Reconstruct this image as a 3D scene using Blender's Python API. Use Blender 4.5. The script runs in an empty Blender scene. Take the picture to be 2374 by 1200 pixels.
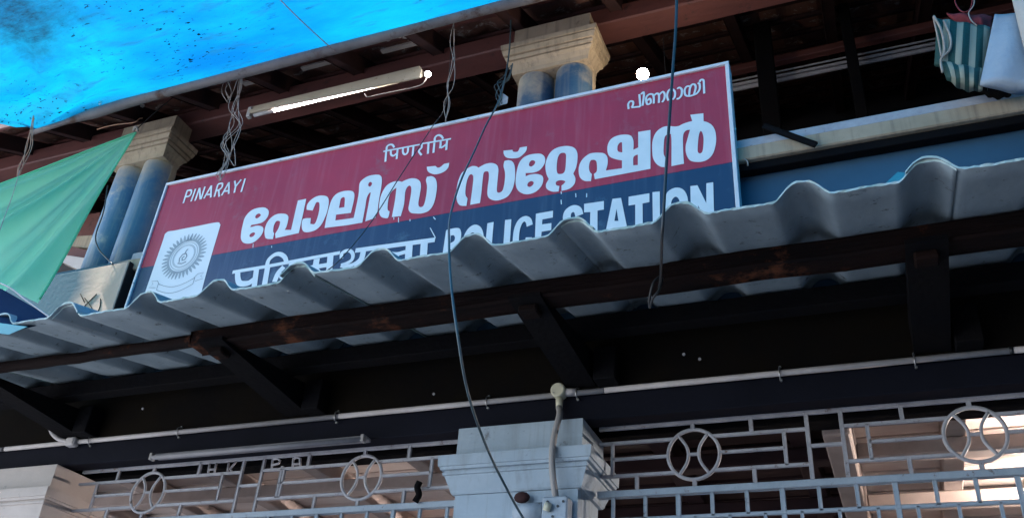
import bpy, bmesh, math, random
from mathutils import Vector, Matrix
from mathutils.geometry import tessellate_polygon
random.seed(7)
S = bpy.context.scene
C = S.collection
R = math.radians
# ---------------------------------------------------------------- camera, sky, sun, exposure
CAMZ = 1.6
CX, CY, FPX = 1187.0, 600.0, 2118.0
DX = Vector((0.92686742, -0.14389199, -0.34671586))     # world X, Y, Z seen from the camera (right, down, forward)
DY = Vector((0.36902344, 0.51862517, 0.77126496))
DZ = Vector((0.06883672, -0.84280664, 0.53379629))
cam_d = bpy.data.cameras.new('camera'); cam = bpy.data.objects.new('camera', cam_d); C.objects.link(cam)
cam_d.sensor_width = 36; cam_d.lens = FPX / 2374 * 36; cam_d.clip_end = 500; cam_d.clip_start = 0.05
M = Matrix(((DX[0], -DX[1], -DX[2]), (DY[0], -DY[1], -DY[2]), (DZ[0], -DZ[1], -DZ[2]))).to_4x4()
M.translation = (0, 0, CAMZ)
cam.matrix_world = M
S.camera = cam
SUN_EL, SUN_AZ = 53.0, -101.0      # azimuth from +Y towards +X
w = bpy.data.worlds.new('World'); S.world = w; w.use_nodes = True
nt = w.node_tree
sky = nt.nodes.new('ShaderNodeTexSky'); sky.sky_type = 'NISHITA'; sky.sun_disc = False
sky.sun_elevation = R(SUN_EL); sky.sun_rotation = R(SUN_AZ); sky.dust_density = 0.6; sky.air_density = 1.0
nt.links.new(sky.outputs[0], nt.nodes['Background'].inputs[0]); nt.nodes['Background'].inputs[1].default_value = 0.15
sd = bpy.data.lights.new('sun', 'SUN'); sd.energy = 2.9; sd.angle = R(0.5); sd.color = (1.0, 0.965, 0.92)
so = bpy.data.objects.new('sun', sd); C.objects.link(so)
sv = Vector((math.sin(R(SUN_AZ)) * math.cos(R(SUN_EL)), math.cos(R(SUN_AZ)) * math.cos(R(SUN_EL)), math.sin(R(SUN_EL))))
so.rotation_euler = sv.to_track_quat('Z', 'Y').to_euler(); so.location = (0, 0, 20)
S.view_settings.view_transform = 'Standard'; S.view_settings.look = 'None'
S.view_settings.exposure = 1.85; S.view_settings.gamma = 1.0; S.view_settings.use_curve_mapping = False

# ---------------------------------------------------------------- helpers
def at(px, py, Y):
    """the place at depth Y (metres in front of the street viewpoint)"""
    v = Vector((px - CX, py - CY, FPX))
    r = Vector((v.dot(DX), v.dot(DY), v.dot(DZ)))
    r *= Y / r.y
    return Vector((r.x, r.y, r.z + CAMZ))

def link(nt, a, b): nt.links.new(a, b)

def mat(name, c1, c2=None, scale=4.0, rough=0.7, bump=0.15, bscale=40.0, spot=None, spot_scale=9.0, spot_amt=0.0,
        metal=0.0, stretch=(1, 1, 1), spec=0.5, trans=None, emit=None, estr=0.0, streak=None, streak_amt=0.0, height=None):
    m = bpy.data.materials.new(name); m.use_nodes = True
    t = m.node_tree; N = t.nodes; b = N['Principled BSDF']
    tc = N.new('ShaderNodeTexCoord'); mp = N.new('ShaderNodeMapping'); mp.inputs['Scale'].default_value = stretch
    geo = N.new('ShaderNodeNewGeometry')
    link(t, geo.outputs['Position'], mp.inputs['Vector'])
    n1 = N.new('ShaderNodeTexNoise'); n1.inputs['Scale'].default_value = scale; n1.inputs['Detail'].default_value = 8; n1.inputs['Roughness'].default_value = 0.65
    link(t, mp.outputs[0], n1.inputs['Vector'])
    r1 = N.new('ShaderNodeValToRGB'); r1.color_ramp.elements[0].position = 0.35; r1.color_ramp.elements[1].position = 0.68
    c2 = c2 or tuple(x * 0.7 for x in c1)
    r1.color_ramp.elements[0].color = (*c1, 1); r1.color_ramp.elements[1].color = (*c2, 1)
    link(t, n1.outputs['Fac'], r1.inputs['Fac'])
    col = r1.outputs['Color']
    def mix(col, other, fac):
        mx = N.new('ShaderNodeMix'); mx.data_type = 'RGBA'
        link(t, fac, mx.inputs[0]); link(t, col, mx.inputs[6]); mx.inputs[7].default_value = (*other, 1)
        return mx.outputs[2]
    if spot and spot_amt > 0:
        n2 = N.new('ShaderNodeTexNoise'); n2.inputs['Scale'].default_value = spot_scale; n2.inputs['Detail'].default_value = 10; n2.inputs['Roughness'].default_value = 0.75
        link(t, geo.outputs['Position'], n2.inputs['Vector'])
        mr = N.new('ShaderNodeMapRange'); mr.inputs['From Min'].default_value = 0.66 - spot_amt * 0.3; mr.inputs['From Max'].default_value = 0.74 - spot_amt * 0.25
        link(t, n2.outputs['Fac'], mr.inputs['Value']); col = mix(col, spot, mr.outputs[0])
    if streak:
        mp2 = N.new('ShaderNodeMapping'); mp2.inputs['Scale'].default_value = (14, 14, 0.9)
        link(t, geo.outputs['Position'], mp2.inputs['Vector'])
        n3 = N.new('ShaderNodeTexNoise'); n3.inputs['Scale'].default_value = 3; n3.inputs['Detail'].default_value = 6
        link(t, mp2.outputs[0], n3.inputs['Vector'])
        mr = N.new('ShaderNodeMapRange'); mr.inputs['From Min'].default_value = 0.5; mr.inputs['From Max'].default_value = 0.72; mr.inputs['To Max'].default_value = streak_amt
        link(t, n3.outputs['Fac'], mr.inputs['Value']); col = mix(col, streak, mr.outputs[0])
    if height:      # (colour, z0, z1): a second paint above a height, its edge ragged
        sp = N.new('ShaderNodeSeparateXYZ'); link(t, geo.outputs['Position'], sp.inputs[0])
        ad = N.new('ShaderNodeMath'); ad.operation = 'MULTIPLY_ADD'; link(t, n1.outputs['Fac'], ad.inputs[0]); ad.inputs[1].default_value = 0.9; link(t, sp.outputs['Z'], ad.inputs[2])
        mr = N.new('ShaderNodeMapRange'); mr.inputs['From Min'].default_value = height[1] + 0.45; mr.inputs['From Max'].default_value = height[2] + 0.45
        link(t, ad.outputs[0], mr.inputs['Value']); col = mix(col, height[0], mr.outputs[0])
    link(t, col, b.inputs['Base Color'])
    b.inputs['Roughness'].default_value = rough; b.inputs['Metallic'].default_value = metal
    b.inputs['Specular IOR Level'].default_value = spec
    if bump:
        nb = N.new('ShaderNodeTexNoise'); nb.inputs['Scale'].default_value = bscale; nb.inputs['Detail'].default_value = 6
        link(t, mp.outputs[0], nb.inputs['Vector'])
        bp = N.new('ShaderNodeBump'); bp.inputs['Strength'].default_value = bump; bp.inputs['Distance'].default_value = 0.01
        link(t, nb.outputs['Fac'], bp.inputs['Height']); link(t, bp.outputs[0], b.inputs['Normal'])
    if emit:
        b.inputs['Emission Color'].default_value = (*emit, 1); b.inputs['Emission Strength'].default_value = estr
    if trans:       # thin cloth or plastic that lets light through
        tr = N.new('ShaderNodeBsdfTranslucent'); link(t, col, tr.inputs['Color'])
        ms = N.new('ShaderNodeMixShader'); ms.inputs[0].default_value = trans
        link(t, b.outputs[0], ms.inputs[1]); link(t, tr.outputs[0], ms.inputs[2])
        link(t, ms.outputs[0], N['Material Output'].inputs['Surface'])
    return m

def tag(o, label=None, cat=None, group=None, kind=None):
    if label: o['label'] = label
    if cat: o['category'] = cat
    if group: o['group'] = group
    if kind: o['kind'] = kind
    return o
def thing(name, label, cat, loc=(0, 0, 0), group=None):
    o = bpy.data.objects.new(name, None); C.objects.link(o); o.location = loc; o.empty_display_size = 0.1
    bpy.context.view_layer.update()
    return tag(o, label, cat, group)
def link_mesh(name, me, m, parent=None):
    if m and not me.materials: me.materials.append(m)
    o = bpy.data.objects.new(name, me); C.objects.link(o)
    if parent:
        o.parent = parent; o.matrix_parent_inverse = parent.matrix_world.inverted()
    return o
def mesh(name, verts, faces, m, parent=None, smooth=False):
    me = bpy.data.meshes.new(name); me.from_pydata([tuple(v) for v in verts], [], faces); me.update()
    if smooth: me.polygons.foreach_set('use_smooth', [True] * len(me.polygons))
    return link_mesh(name, me, m, parent)
def bm_obj(name, bm, m, parent=None, smooth=False):
    bmesh.ops.recalc_face_normals(bm, faces=bm.faces)
    me = bpy.data.meshes.new(name); bm.to_mesh(me); bm.free()
    if smooth: me.polygons.foreach_set('use_smooth', [True] * len(me.polygons))
    return link_mesh(name, me, m, parent)
def box(name, a, b, m, parent=None, bev=0.0, rot=None):
    """box between corners a and b"""
    bm = bmesh.new(); bmesh.ops.create_cube(bm, size=1)
    a = Vector(a); b = Vector(b); c = (a + b) / 2; d = b - a
    for v in bm.verts: v.co = Vector((v.co.x * d.x, v.co.y * d.y, v.co.z * d.z))
    if bev: bmesh.ops.bevel(bm, geom=bm.edges[:], offset=bev, segments=1, affect='EDGES')
    if rot: bmesh.ops.rotate(bm, verts=bm.verts, matrix=rot)
    bmesh.ops.translate(bm, verts=bm.verts, vec=c)
    return bm_obj(name, bm, m, parent)
def beam(name, p, q, wdt, hgt, m, parent=None, up=(0, 0, 1), bev=0.004, wob=0.0):
    """a squared timber from p to q"""
    p = Vector(p); q = Vector(q); L = (q - p).length
    y = (q - p).normalized(); x = y.cross(Vector(up)).normalized(); z = x.cross(y)
    bm = bmesh.new(); n = max(1, int(L / 0.25)) if wob else 1
    rings = []
    for i in range(n + 1):
        o = p + y * (L * i / n) + (x * random.uniform(-wob, wob) + z * random.uniform(-wob, wob))
        k = 1 + (random.uniform(-1, 1) * wob * 6 if wob else 0)
        pr = [(-1, -1), (1, -1), (1, 1), (-1, 1)]
        ch = bev / max(wdt, hgt) * 2
        ring = []
        for sx, sy in pr:
            for ax, ay in (((1 - ch), 1), (1, (1 - ch))) if sx * sy > 0 else ((1, (1 - ch)), ((1 - ch), 1)):
                ring.append(bm.verts.new(o + x * (sx * ax * wdt / 2 * k) + z * (sy * ay * hgt / 2 * k)))
        rings.append(ring)
    for a, b in zip(rings, rings[1:]):
        for i in range(8): bm.faces.new((a[i], a[(i + 1) % 8], b[(i + 1) % 8], b[i]))
    bm.faces.new(rings[0]); bm.faces.new(rings[-1])
    return bm_obj(name, bm, m, parent)
def smooth_path(pts, sub=6, closed=False):
    pts = [Vector(p) for p in pts]; n = len(pts); out = []
    if n < 3: return pts
    rng = range(n) if closed else range(n - 1)
    for i in rng:
        p0 = pts[(i - 1) % n] if closed or i > 0 else pts[0] * 2 - pts[1]
        p1 = pts[i]; p2 = pts[(i + 1) % n]
        p3 = pts[(i + 2) % n] if closed or i + 2 < n else pts[-1] * 2 - pts[-2]
        for k in range(sub):
            t = k / sub
            out.append(0.5 * ((2 * p1) + (p2 - p0) * t + (2 * p0 - 5 * p1 + 4 * p2 - p3) * t * t + (3 * p1 - p0 - 3 * p2 + p3) * t ** 3))
    if not closed: out.append(pts[-1])
    return out
def add_tube(bm, pts, r, seg=8, closed=False):
    rings = []; n = len(pts); u = None
    for i, p in enumerate(pts):
        if closed: d = pts[(i + 1) % n] - pts[i - 1]
        else: d = (pts[min(i + 1, n - 1)] - pts[max(i - 1, 0)])
        d.normalize()
        if u is None:
            u = d.cross(Vector((0, 0, 1)) if abs(d.z) < 0.9 else Vector((1, 0, 0))).normalized()
        u = (u - d * u.dot(d)).normalized(); v = d.cross(u)
        rr = r[i] if isinstance(r, list) else r
        rings.append([bm.verts.new(p + (u * math.cos(a) + v * math.sin(a)) * rr) for a in [2 * math.pi * k / seg for k in range(seg)]])
    for a, b in zip(rings, rings[1:] + ([rings[0]] if closed else [])):
        for i in range(seg): bm.faces.new((a[i], a[(i + 1) % seg], b[(i + 1) % seg], b[i]))
    if not closed: bm.faces.new(rings[0][::-1]); bm.faces.new(rings[-1])
def tube(name, pts, r, m, parent=None, seg=8, sm=True, sub=6, closed=False):
    bm = bmesh.new(); add_tube(bm, smooth_path(pts, sub, closed) if sm else [Vector(p) for p in pts], r, seg, closed)
    return bm_obj(name, bm, m, parent, True)
def cyl(name, p, q, r, m, parent=None, seg=24, r2=None):
    bm = bmesh.new(); p = Vector(p); q = Vector(q)
    n = 1; add_tube(bm, [p, q], [r, r2 if r2 is not None else r], seg)
    o = bm_obj(name, bm, m, parent)
    for f in o.data.polygons: f.use_smooth = len(f.vertices) == 4
    return o
def square_profile(name, cx, y0, y1, hw, prof, m, parent=None):
    """mouldings that wrap a rectangular pier: prof = [(z, outset)]"""
    bm = bmesh.new(); rings = []
    for z, o in prof:
        rings.append([bm.verts.new(c) for c in ((cx - hw - o, y0 - o, z), (cx + hw + o, y0 - o, z), (cx + hw + o, y1 + o, z), (cx - hw - o, y1 + o, z))])
    for a, b in zip(rings, rings[1:]):
        for i in range(4): bm.faces.new((a[i], a[(i + 1) % 4], b[(i + 1) % 4], b[i]))
    bm.faces.new(rings[0]); bm.faces.new(rings[-1])
    return bm_obj(name, bm, m, parent)
def copy_part(o, parent, off):
    c = o.copy(); C.objects.link(c); c.parent = parent; c.matrix_parent_inverse = parent.matrix_world.inverted() if parent else Matrix()
    c.matrix_basis = Matrix.Translation(off) @ o.matrix_basis
    return c

# ---------------------------------------------------------------- materials
m_sheet = mat('asbestos_cement', (0.25, 0.305, 0.34), (0.16, 0.205, 0.235), 4.5, 0.9, 0.10, 60, spot=(0.05, 0.055, 0.055), spot_scale=20, spot_amt=0.26, stretch=(1, 0.35, 1), spec=0.08)
m_rim = mat('weathered_sheet_rim', (0.50, 0.58, 0.56), (0.25, 0.40, 0.38), 20, 0.9, 0.3, 80)
m_oldwood = mat('rotten_brown_timber', (0.005, 0.004, 0.0045), (0.014, 0.007, 0.006), 9, 0.8, 0.7, 50, spot=(0.10, 0.036, 0.018), spot_scale=4, spot_amt=0.26, stretch=(0.25, 1, 1.5), spec=0.08)
m_blackwood = mat('black_stained_timber', (0.0035, 0.0037, 0.0052), (0.006, 0.0052, 0.0055), 6, 0.85, 0.4, 40, spec=0.08)
m_redwood = mat('oxide_red_paint', (0.15, 0.050, 0.042), (0.095, 0.033, 0.030), 5, 0.65, 0.3, 30, spot=(0.04, 0.02, 0.02), spot_scale=6, spot_amt=0.25, stretch=(0.4, 1, 1))
m_darkroof = mat('sooty_roof_timber', (0.06, 0.030, 0.028), (0.035, 0.02, 0.022), 5, 0.85, 0.3, 30, spec=0.08)
m_tile = mat('clay_roof_tile', (0.24, 0.10, 0.07), (0.12, 0.06, 0.05), 6, 0.9, 0.3, 40, spot=(0.5, 0.42, 0.38), spot_scale=12, spot_amt=0.35)
m_navy = mat('navy_wall_paint', (0.0055, 0.0065, 0.0115), (0.008, 0.009, 0.016), 3, 0.75, 0.15, 30, spot=(0.02, 0.02, 0.023), spot_scale=20, spot_amt=0.05, spec=0.08)
m_olive = mat('dark_brown_wall', (0.008, 0.0058, 0.0032), (0.0035, 0.0032, 0.0036), 2.5, 0.9, 0.2, 30, spec=0.08)  # near black: the shade under the awning is put into the colour
m_bluewall = mat('blue_wall_paint', (0.028, 0.085, 0.15), (0.020, 0.065, 0.12), 3, 0.6, 0.12, 25, spot=(0.08, 0.15, 0.22), spot_scale=10, spot_amt=0.1)
m_cream = mat('cream_limewash', (0.42, 0.33, 0.235), (0.32, 0.25, 0.17), 5, 0.85, 0.25, 40, spot=(0.20, 0.15, 0.10), spot_scale=13, spot_amt=0.2, streak=(0.12, 0.10, 0.08), streak_amt=0.5)
m_paleblue = mat('pale_blue_limewash', (0.37, 0.45, 0.52), (0.30, 0.38, 0.45), 4, 0.8, 0.15, 50, spot=(0.16, 0.18, 0.20), spot_scale=11, spot_amt=0.15, streak=(0.22, 0.25, 0.27), streak_amt=0.45)
m_sunbounce = mat('sun_bounce_limewash', (0.50, 0.45, 0.42), (0.40, 0.36, 0.34), 4, 0.8, 0.15, 50, spot=(0.2, 0.2, 0.2), spot_scale=12, spot_amt=0.12)  # the pillar limewash with warm bounced sunlight put into its colour
m_column = mat('blue_column_paint', (0.022, 0.075, 0.15), (0.075, 0.12, 0.18), 3.5, 0.5, 0.2, 30, spot=(0.30, 0.29, 0.27), spot_scale=9, spot_amt=0.12, streak=(0.22, 0.22, 0.22), streak_amt=0.45,
               height=((0.40, 0.34, 0.25), 4.84, 5.06))
m_column_pale = mat('worn_lit_column_paint', (0.035, 0.15, 0.30), (0.16, 0.25, 0.35), 3.0, 0.5, 0.2, 30, spot=(0.36, 0.37, 0.38), spot_scale=6, spot_amt=0.3, streak=(0.38, 0.40, 0.42), streak_amt=0.5, height=((0.42, 0.35, 0.27), 4.80, 5.02))  # lighter copy for the left pillar: wear plus a highlight in the colour
m_grille = mat('grille_grey_paint', (0.40, 0.40, 0.43), (0.28, 0.28, 0.31), 12, 0.6, 0.3, 60, spot=(0.12, 0.07, 0.05), spot_scale=25, spot_amt=0.24)
m_rail = mat('rail_pale_blue_paint', (0.33, 0.39, 0.45), (0.25, 0.31, 0.37), 12, 0.6, 0.3, 60, spot=(0.12, 0.07, 0.05), spot_scale=25, spot_amt=0.22)
m_pvc = mat('dusty_white_pvc', (0.46, 0.44, 0.44), (0.36, 0.34, 0.34), 8, 0.6, 0.05, 40, spot=(0.25, 0.22, 0.2), spot_scale=12, spot_amt=0.1)
m_box = mat('ivory_plastic', (0.62, 0.60, 0.45), (0.52, 0.50, 0.38), 8, 0.45, 0.05, 40)
m_flex = mat('grey_flexible_conduit', (0.34, 0.32, 0.31), (0.26, 0.25, 0.24), 9, 0.6, 0.1, 60)
m_dull = mat('dull_grey_fitting', (0.20, 0.20, 0.22), (0.15, 0.15, 0.17), 9, 0.6, 0.05, 60)
m_metal = mat('zinc_screw', (0.6, 0.6, 0.6), (0.4, 0.4, 0.4), 30, 0.35, 0.0, metal=0.9)
m_blackcable = mat('black_cable', (0.015, 0.018, 0.022), (0.03, 0.035, 0.04), 15, 0.45, 0.0)
m_greencable = mat('grey_green_cable', (0.045, 0.085, 0.10), (0.03, 0.055, 0.07), 15, 0.5, 0.0)
m_string = mat('dusty_white_string', (0.42, 0.36, 0.32), (0.28, 0.22, 0.18), 30, 0.9, 0.0)
m_orange = mat('orange_nylon_string', (0.50, 0.22, 0.12), (0.45, 0.30, 0.22), 30, 0.8, 0.0)
m_red = mat('sign_red_enamel', (0.42, 0.028, 0.055), (0.33, 0.022, 0.048), 2.5, 0.38, 0.03, 8, spot=(0.30, 0.09, 0.11), spot_scale=3.5, spot_amt=0.28, streak=(0.42, 0.13, 0.16), streak_amt=0.28)
m_blue = mat('sign_blue_enamel', (0.020, 0.042, 0.10), (0.015, 0.033, 0.085), 2.5, 0.38, 0.03, 8, spot=(0.06, 0.11, 0.17), spot_scale=3.5, spot_amt=0.28, streak=(0.09, 0.13, 0.19), streak_amt=0.28)
m_letter = mat('sign_white_paint', (0.72, 0.78, 0.80), (0.62, 0.70, 0.73), 10, 0.5, 0.05, 60)
m_whitebar = mat('sign_white_edge', (0.72, 0.72, 0.74), (0.60, 0.61, 0.64), 14, 0.45, 0.1, 60, spot=(0.15, 0.12, 0.1), spot_scale=40, spot_amt=0.1)
m_card = mat('emblem_white_card', (0.74, 0.78, 0.79), (0.68, 0.73, 0.75), 4, 0.5, 0.05, 20)
m_ink = mat('emblem_grey_ink', (0.36, 0.42, 0.45), (0.26, 0.32, 0.35), 20, 0.7, 0.0)
m_inkd = mat('emblem_dark_ink', (0.22, 0.27, 0.30), (0.15, 0.19, 0.22), 20, 0.7, 0.0)
m_bat = mat('aged_cream_enamel', (0.52, 0.44, 0.33), (0.42, 0.35, 0.26), 6, 0.5, 0.08, 40, spot=(0.2, 0.12, 0.07), spot_scale=22, spot_amt=0.2)
m_lit = mat('lit_tube_glass', (0.9, 0.9, 0.9), (0.9, 0.9, 0.9), 1, 0.3, 0.0, emit=(1.0, 0.93, 1.0), estr=11.0)
m_bulb = mat('lit_bulb_glass', (0.9, 0.9, 0.9), (0.9, 0.9, 0.9), 1, 0.3, 0.0, emit=(1.0, 0.84, 0.62), estr=70.0)
m_spark = mat('lit_tube_end_glass', (0.9, 0.9, 0.9), (0.9, 0.9, 0.9), 1, 0.3, 0.0, emit=(0.92, 0.96, 1.0), estr=14.0)
m_inner = mat('assumed_inner_tube_glass', (0.9, 0.9, 0.9), (0.9, 0.9, 0.9), 1, 0.3, 0.0, emit=(1.0, 0.84, 0.74), estr=220.0)  # glow of the assumed lamp behind the right grille
m_inner2 = mat('assumed_far_tube_glass', (0.9, 0.9, 0.9), (0.9, 0.9, 0.9), 1, 0.3, 0.0, emit=(1.0, 0.84, 0.76), estr=230.0)  # glow of the assumed lamp behind the lettered grille
m_ceil_shade = mat('shaded_ceiling_board', (0.045, 0.022, 0.022), (0.025, 0.015, 0.018), 5, 0.8, 0.15, 30, stretch=(0.4, 2, 1), spec=0.15)  # darkened copy of the ceiling boards, the middle bay's shade in the colour
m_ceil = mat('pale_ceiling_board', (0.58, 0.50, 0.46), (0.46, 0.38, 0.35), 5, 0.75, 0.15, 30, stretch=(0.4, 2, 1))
m_joist = mat('pinkish_joist_paint', (0.36, 0.29, 0.26), (0.26, 0.21, 0.19), 6, 0.75, 0.15, 30)
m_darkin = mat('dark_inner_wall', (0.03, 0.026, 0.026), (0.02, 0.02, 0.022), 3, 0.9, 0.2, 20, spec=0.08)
m_ground = mat('street_concrete', (0.10, 0.112, 0.13), (0.075, 0.085, 0.10), 1.2, 0.9, 0.3, 12, spot=(0.15, 0.13, 0.11), spot_scale=4, spot_amt=0.15)
m_green = mat('green_shade_cloth', (0.38, 0.82, 0.55), (0.26, 0.76, 0.52), 3, 0.7, 0.25, 25, trans=0.62, stretch=(1, 1, 0.5))
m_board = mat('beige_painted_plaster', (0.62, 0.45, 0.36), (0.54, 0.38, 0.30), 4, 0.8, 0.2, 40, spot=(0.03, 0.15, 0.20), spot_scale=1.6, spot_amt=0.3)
def tint_left(m, x0, x1, colr):
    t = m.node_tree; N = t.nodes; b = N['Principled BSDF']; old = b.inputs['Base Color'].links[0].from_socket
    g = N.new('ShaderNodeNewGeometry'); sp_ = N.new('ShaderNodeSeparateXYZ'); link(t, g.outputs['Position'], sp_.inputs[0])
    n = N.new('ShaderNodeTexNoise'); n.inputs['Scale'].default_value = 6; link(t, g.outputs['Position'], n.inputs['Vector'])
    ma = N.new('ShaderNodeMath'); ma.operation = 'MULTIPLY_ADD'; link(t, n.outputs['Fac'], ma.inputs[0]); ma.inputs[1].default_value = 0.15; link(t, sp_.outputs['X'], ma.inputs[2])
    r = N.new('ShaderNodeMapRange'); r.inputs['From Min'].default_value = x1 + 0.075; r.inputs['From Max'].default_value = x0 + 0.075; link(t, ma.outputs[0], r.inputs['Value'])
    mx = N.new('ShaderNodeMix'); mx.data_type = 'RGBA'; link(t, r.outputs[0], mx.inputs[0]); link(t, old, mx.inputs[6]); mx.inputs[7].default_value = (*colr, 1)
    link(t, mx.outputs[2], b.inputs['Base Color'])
tint_left(m_board, -3.93, -3.76, (0.012, 0.085, 0.13))  # pedestal colour turns dark teal towards lower X, with a ragged edge
m_skirt = mat('blue_tarpaulin', (0.008, 0.030, 0.075), (0.006, 0.022, 0.06), 3, 0.9, 0.15, 20, spec=0.1)
m_teal = mat('teal_tarpaulin', (0.06, 0.32, 0.36), (0.05, 0.25, 0.3), 6, 0.5, 0.15, 20)
m_hem = mat('grey_tarpaulin_hem', (0.24, 0.22, 0.22), (0.14, 0.125, 0.13), 3, 0.7, 0.2, 30, spot=(0.10, 0.055, 0.04), spot_scale=4, spot_amt=0.5, trans=0.25)
m_whitebag = mat('white_woven_sack', (0.33, 0.39, 0.46), (0.26, 0.32, 0.40), 6, 0.75, 0.3, 60)
m_creamcloth = mat('cream_cloth', (0.50, 0.46, 0.42), (0.42, 0.38, 0.35), 6, 0.85, 0.3, 60)
m_redcloth = mat('dark_red_cloth', (0.20, 0.02, 0.03), (0.12, 0.015, 0.02), 6, 0.85, 0.3, 60)

# blue tarpaulin overhead: woven plastic that glows where the sun stands on it, with mould specks and old creases
def tarp_material():
    m = bpy.data.materials.new('blue_roof_tarpaulin'); m.use_nodes = True; t = m.node_tree; N = t.nodes; b = N['Principled BSDF']
    g = N.new('ShaderNodeNewGeometry')
    def noise(sc, det, st=(1, 1, 1), rgh=0.6):
        mp = N.new('ShaderNodeMapping'); mp.inputs['Scale'].default_value = st; mp.inputs['Rotation'].default_value = (0, 0, R(8)); link(t, g.outputs['Position'], mp.inputs['Vector'])
        n = N.new('ShaderNodeTexNoise'); n.inputs['Scale'].default_value = sc; n.inputs['Detail'].default_value = det; n.inputs['Roughness'].default_value = rgh
        link(t, mp.outputs[0], n.inputs['Vector']); return n.outputs['Fac']
    def rng(v, a, c, lo=0.0, hi=1.0):
        r = N.new('ShaderNodeMapRange'); r.inputs['From Min'].default_value = a; r.inputs['From Max'].default_value = c
        r.inputs['To Min'].default_value = lo; r.inputs['To Max'].default_value = hi; link(t, v, r.inputs['Value']); return r.outputs[0]
    def mul(a, c):
        x = N.new('ShaderNodeMath'); x.operation = 'MULTIPLY'; link(t, a, x.inputs[0]); link(t, c, x.inputs[1]); return x.outputs[0]
    def mix(f, a, c):
        mx = N.new('ShaderNodeMix'); mx.data_type = 'RGBA'; link(t, f, mx.inputs[0])
        for s, v in ((6, a), (7, c)):
            if isinstance(v, tuple): mx.inputs[s].default_value = (*v, 1)
            else: link(t, v, mx.inputs[s])
        return mx.outputs[2]
    base = mix(rng(noise(1.4, 5, (0.5, 1.6, 1)), 0.35, 0.65), (0.003, 0.27, 0.46), (0.001, 0.12, 0.33))
    base = mix(rng(noise(9, 7, (0.4, 2.2, 1)), 0.55, 0.8), base, (0.01, 0.10, 0.19))
    specks = mul(rng(noise(40, 3, (0.5, 1.4, 1)), 0.625, 0.65), rng(noise(1.9, 3), 0.46, 0.56))
    base = mix(specks, base, (0.0003, 0.003, 0.008))
    blotch = mul(rng(noise(7, 8, (0.5, 1.8, 1), 0.75), 0.60, 0.68), rng(noise(1.1, 2), 0.48, 0.60))
    base = mix(blotch, base, (0.004, 0.045, 0.085))
    # the mouldy patch at the outer left corner, and two mould lines along old folds
    def dist(c, r0, r1):
        vm = N.new('ShaderNodeVectorMath'); vm.operation = 'DISTANCE'; link(t, g.outputs['Position'], vm.inputs[0]); vm.inputs[1].default_value = c
        ad = N.new('ShaderNodeMath'); ad.operation = 'MULTIPLY_ADD'; link(t, noise(5, 6), ad.inputs[0]); ad.inputs[1].default_value = 0.7; link(t, vm.outputs['Value'], ad.inputs[2])
        return rng(ad.outputs[0], r1 + 0.35, r0 + 0.35)
    pc = at(40, 20, 2.1)
    base = mix(mul(dist(tuple(pc), 0.10, 0.50), rng(noise(12, 8, (0.5, 1.6, 1), 0.8), 0.3, 0.6, 0.45, 1.0)), base, (0.004, 0.040, 0.075))
    link(t, base, b.inputs['Base Color']); b.inputs['Roughness'].default_value = 0.5
    bp = N.new('ShaderNodeBump'); bp.inputs['Strength'].default_value = 0.5; bp.inputs['Distance'].default_value = 0.02
    link(t, noise(6, 6, (0.5, 2, 1)), bp.inputs['Height']); link(t, bp.outputs[0], b.inputs['Normal'])
    tr = N.new('ShaderNodeBsdfTranslucent'); link(t, base, tr.inputs['Color']); link(t, bp.outputs[0], tr.inputs['Normal'])
    ms = N.new('ShaderNodeMixShader'); ms.inputs[0].default_value = 0.7
    link(t, b.outputs[0], ms.inputs[1]); link(t, tr.outputs[0], ms.inputs[2]); link(t, ms.outputs[0], N['Material Output'].inputs['Surface'])
    return m
m_tarp = tarp_material()
# striped bag
def stripe_material():
    m = mat('green_white_stripes', (0.006, 0.055, 0.05), (0.005, 0.04, 0.038), 8, 0.7, 0.3, 60)
    t = m.node_tree; N = t.nodes; b = N['Principled BSDF']
    tc = N.new('ShaderNodeUVMap'); sp = N.new('ShaderNodeSeparateXYZ'); link(t, tc.outputs[0], sp.inputs[0])
    mt = N.new('ShaderNodeMath'); mt.operation = 'MULTIPLY'; mt.inputs[1].default_value = 4.0; link(t, sp.outputs['X'], mt.inputs[0])
    fr = N.new('ShaderNodeMath'); fr.operation = 'FRACT'; link(t, mt.outputs[0], fr.inputs[0])
    gt = N.new('ShaderNodeMath'); gt.operation = 'GREATER_THAN'; gt.inputs[1].default_value = 0.52; link(t, fr.outputs[0], gt.inputs[0])
    old = b.inputs['Base Color'].links[0].from_socket
    mx = N.new('ShaderNodeMix'); mx.data_type = 'RGBA'; link(t, gt.outputs[0], mx.inputs[0]); link(t, old, mx.inputs[6]); mx.inputs[7].default_value = (0.24, 0.26, 0.21, 1)
    link(t, mx.outputs[2], b.inputs['Base Color']); return m
m_stripe = stripe_material()
Z = CAMZ     # heights below are given above the eye level and shifted by Z

# ---------------------------------------------------------------- setting
gd = mesh('street_ground', [(-60, -60, 0), (60, -60, 0), (60, 40, 0), (-60, 40, 0)], [(0, 1, 2, 3)], m_ground); gd['kind'] = 'structure'
m_bounce_yard = mat('bounce_yard_concrete', (0.68, 0.67, 0.66), (0.58, 0.57, 0.57), 1.5, 0.9, 0.3, 12, spot=(0.25, 0.22, 0.2), spot_scale=3, spot_amt=0.1)
yd_ = mesh('bounce_yard', [(-30, -25, 0.004), (-4.6, -25, 0.004), (-4.6, 3.0, 0.004), (-30, 3.0, 0.004)], [(0, 1, 2, 3)], m_bounce_yard); yd_['kind'] = 'structure'  # unseen pale paving, added to bounce sunlight up from the left
vf = box('veranda_floor', (-8, 3.05, 0.004), (6, 9, 0.30), m_ground, bev=0.01); vf['kind'] = 'structure'

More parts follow.
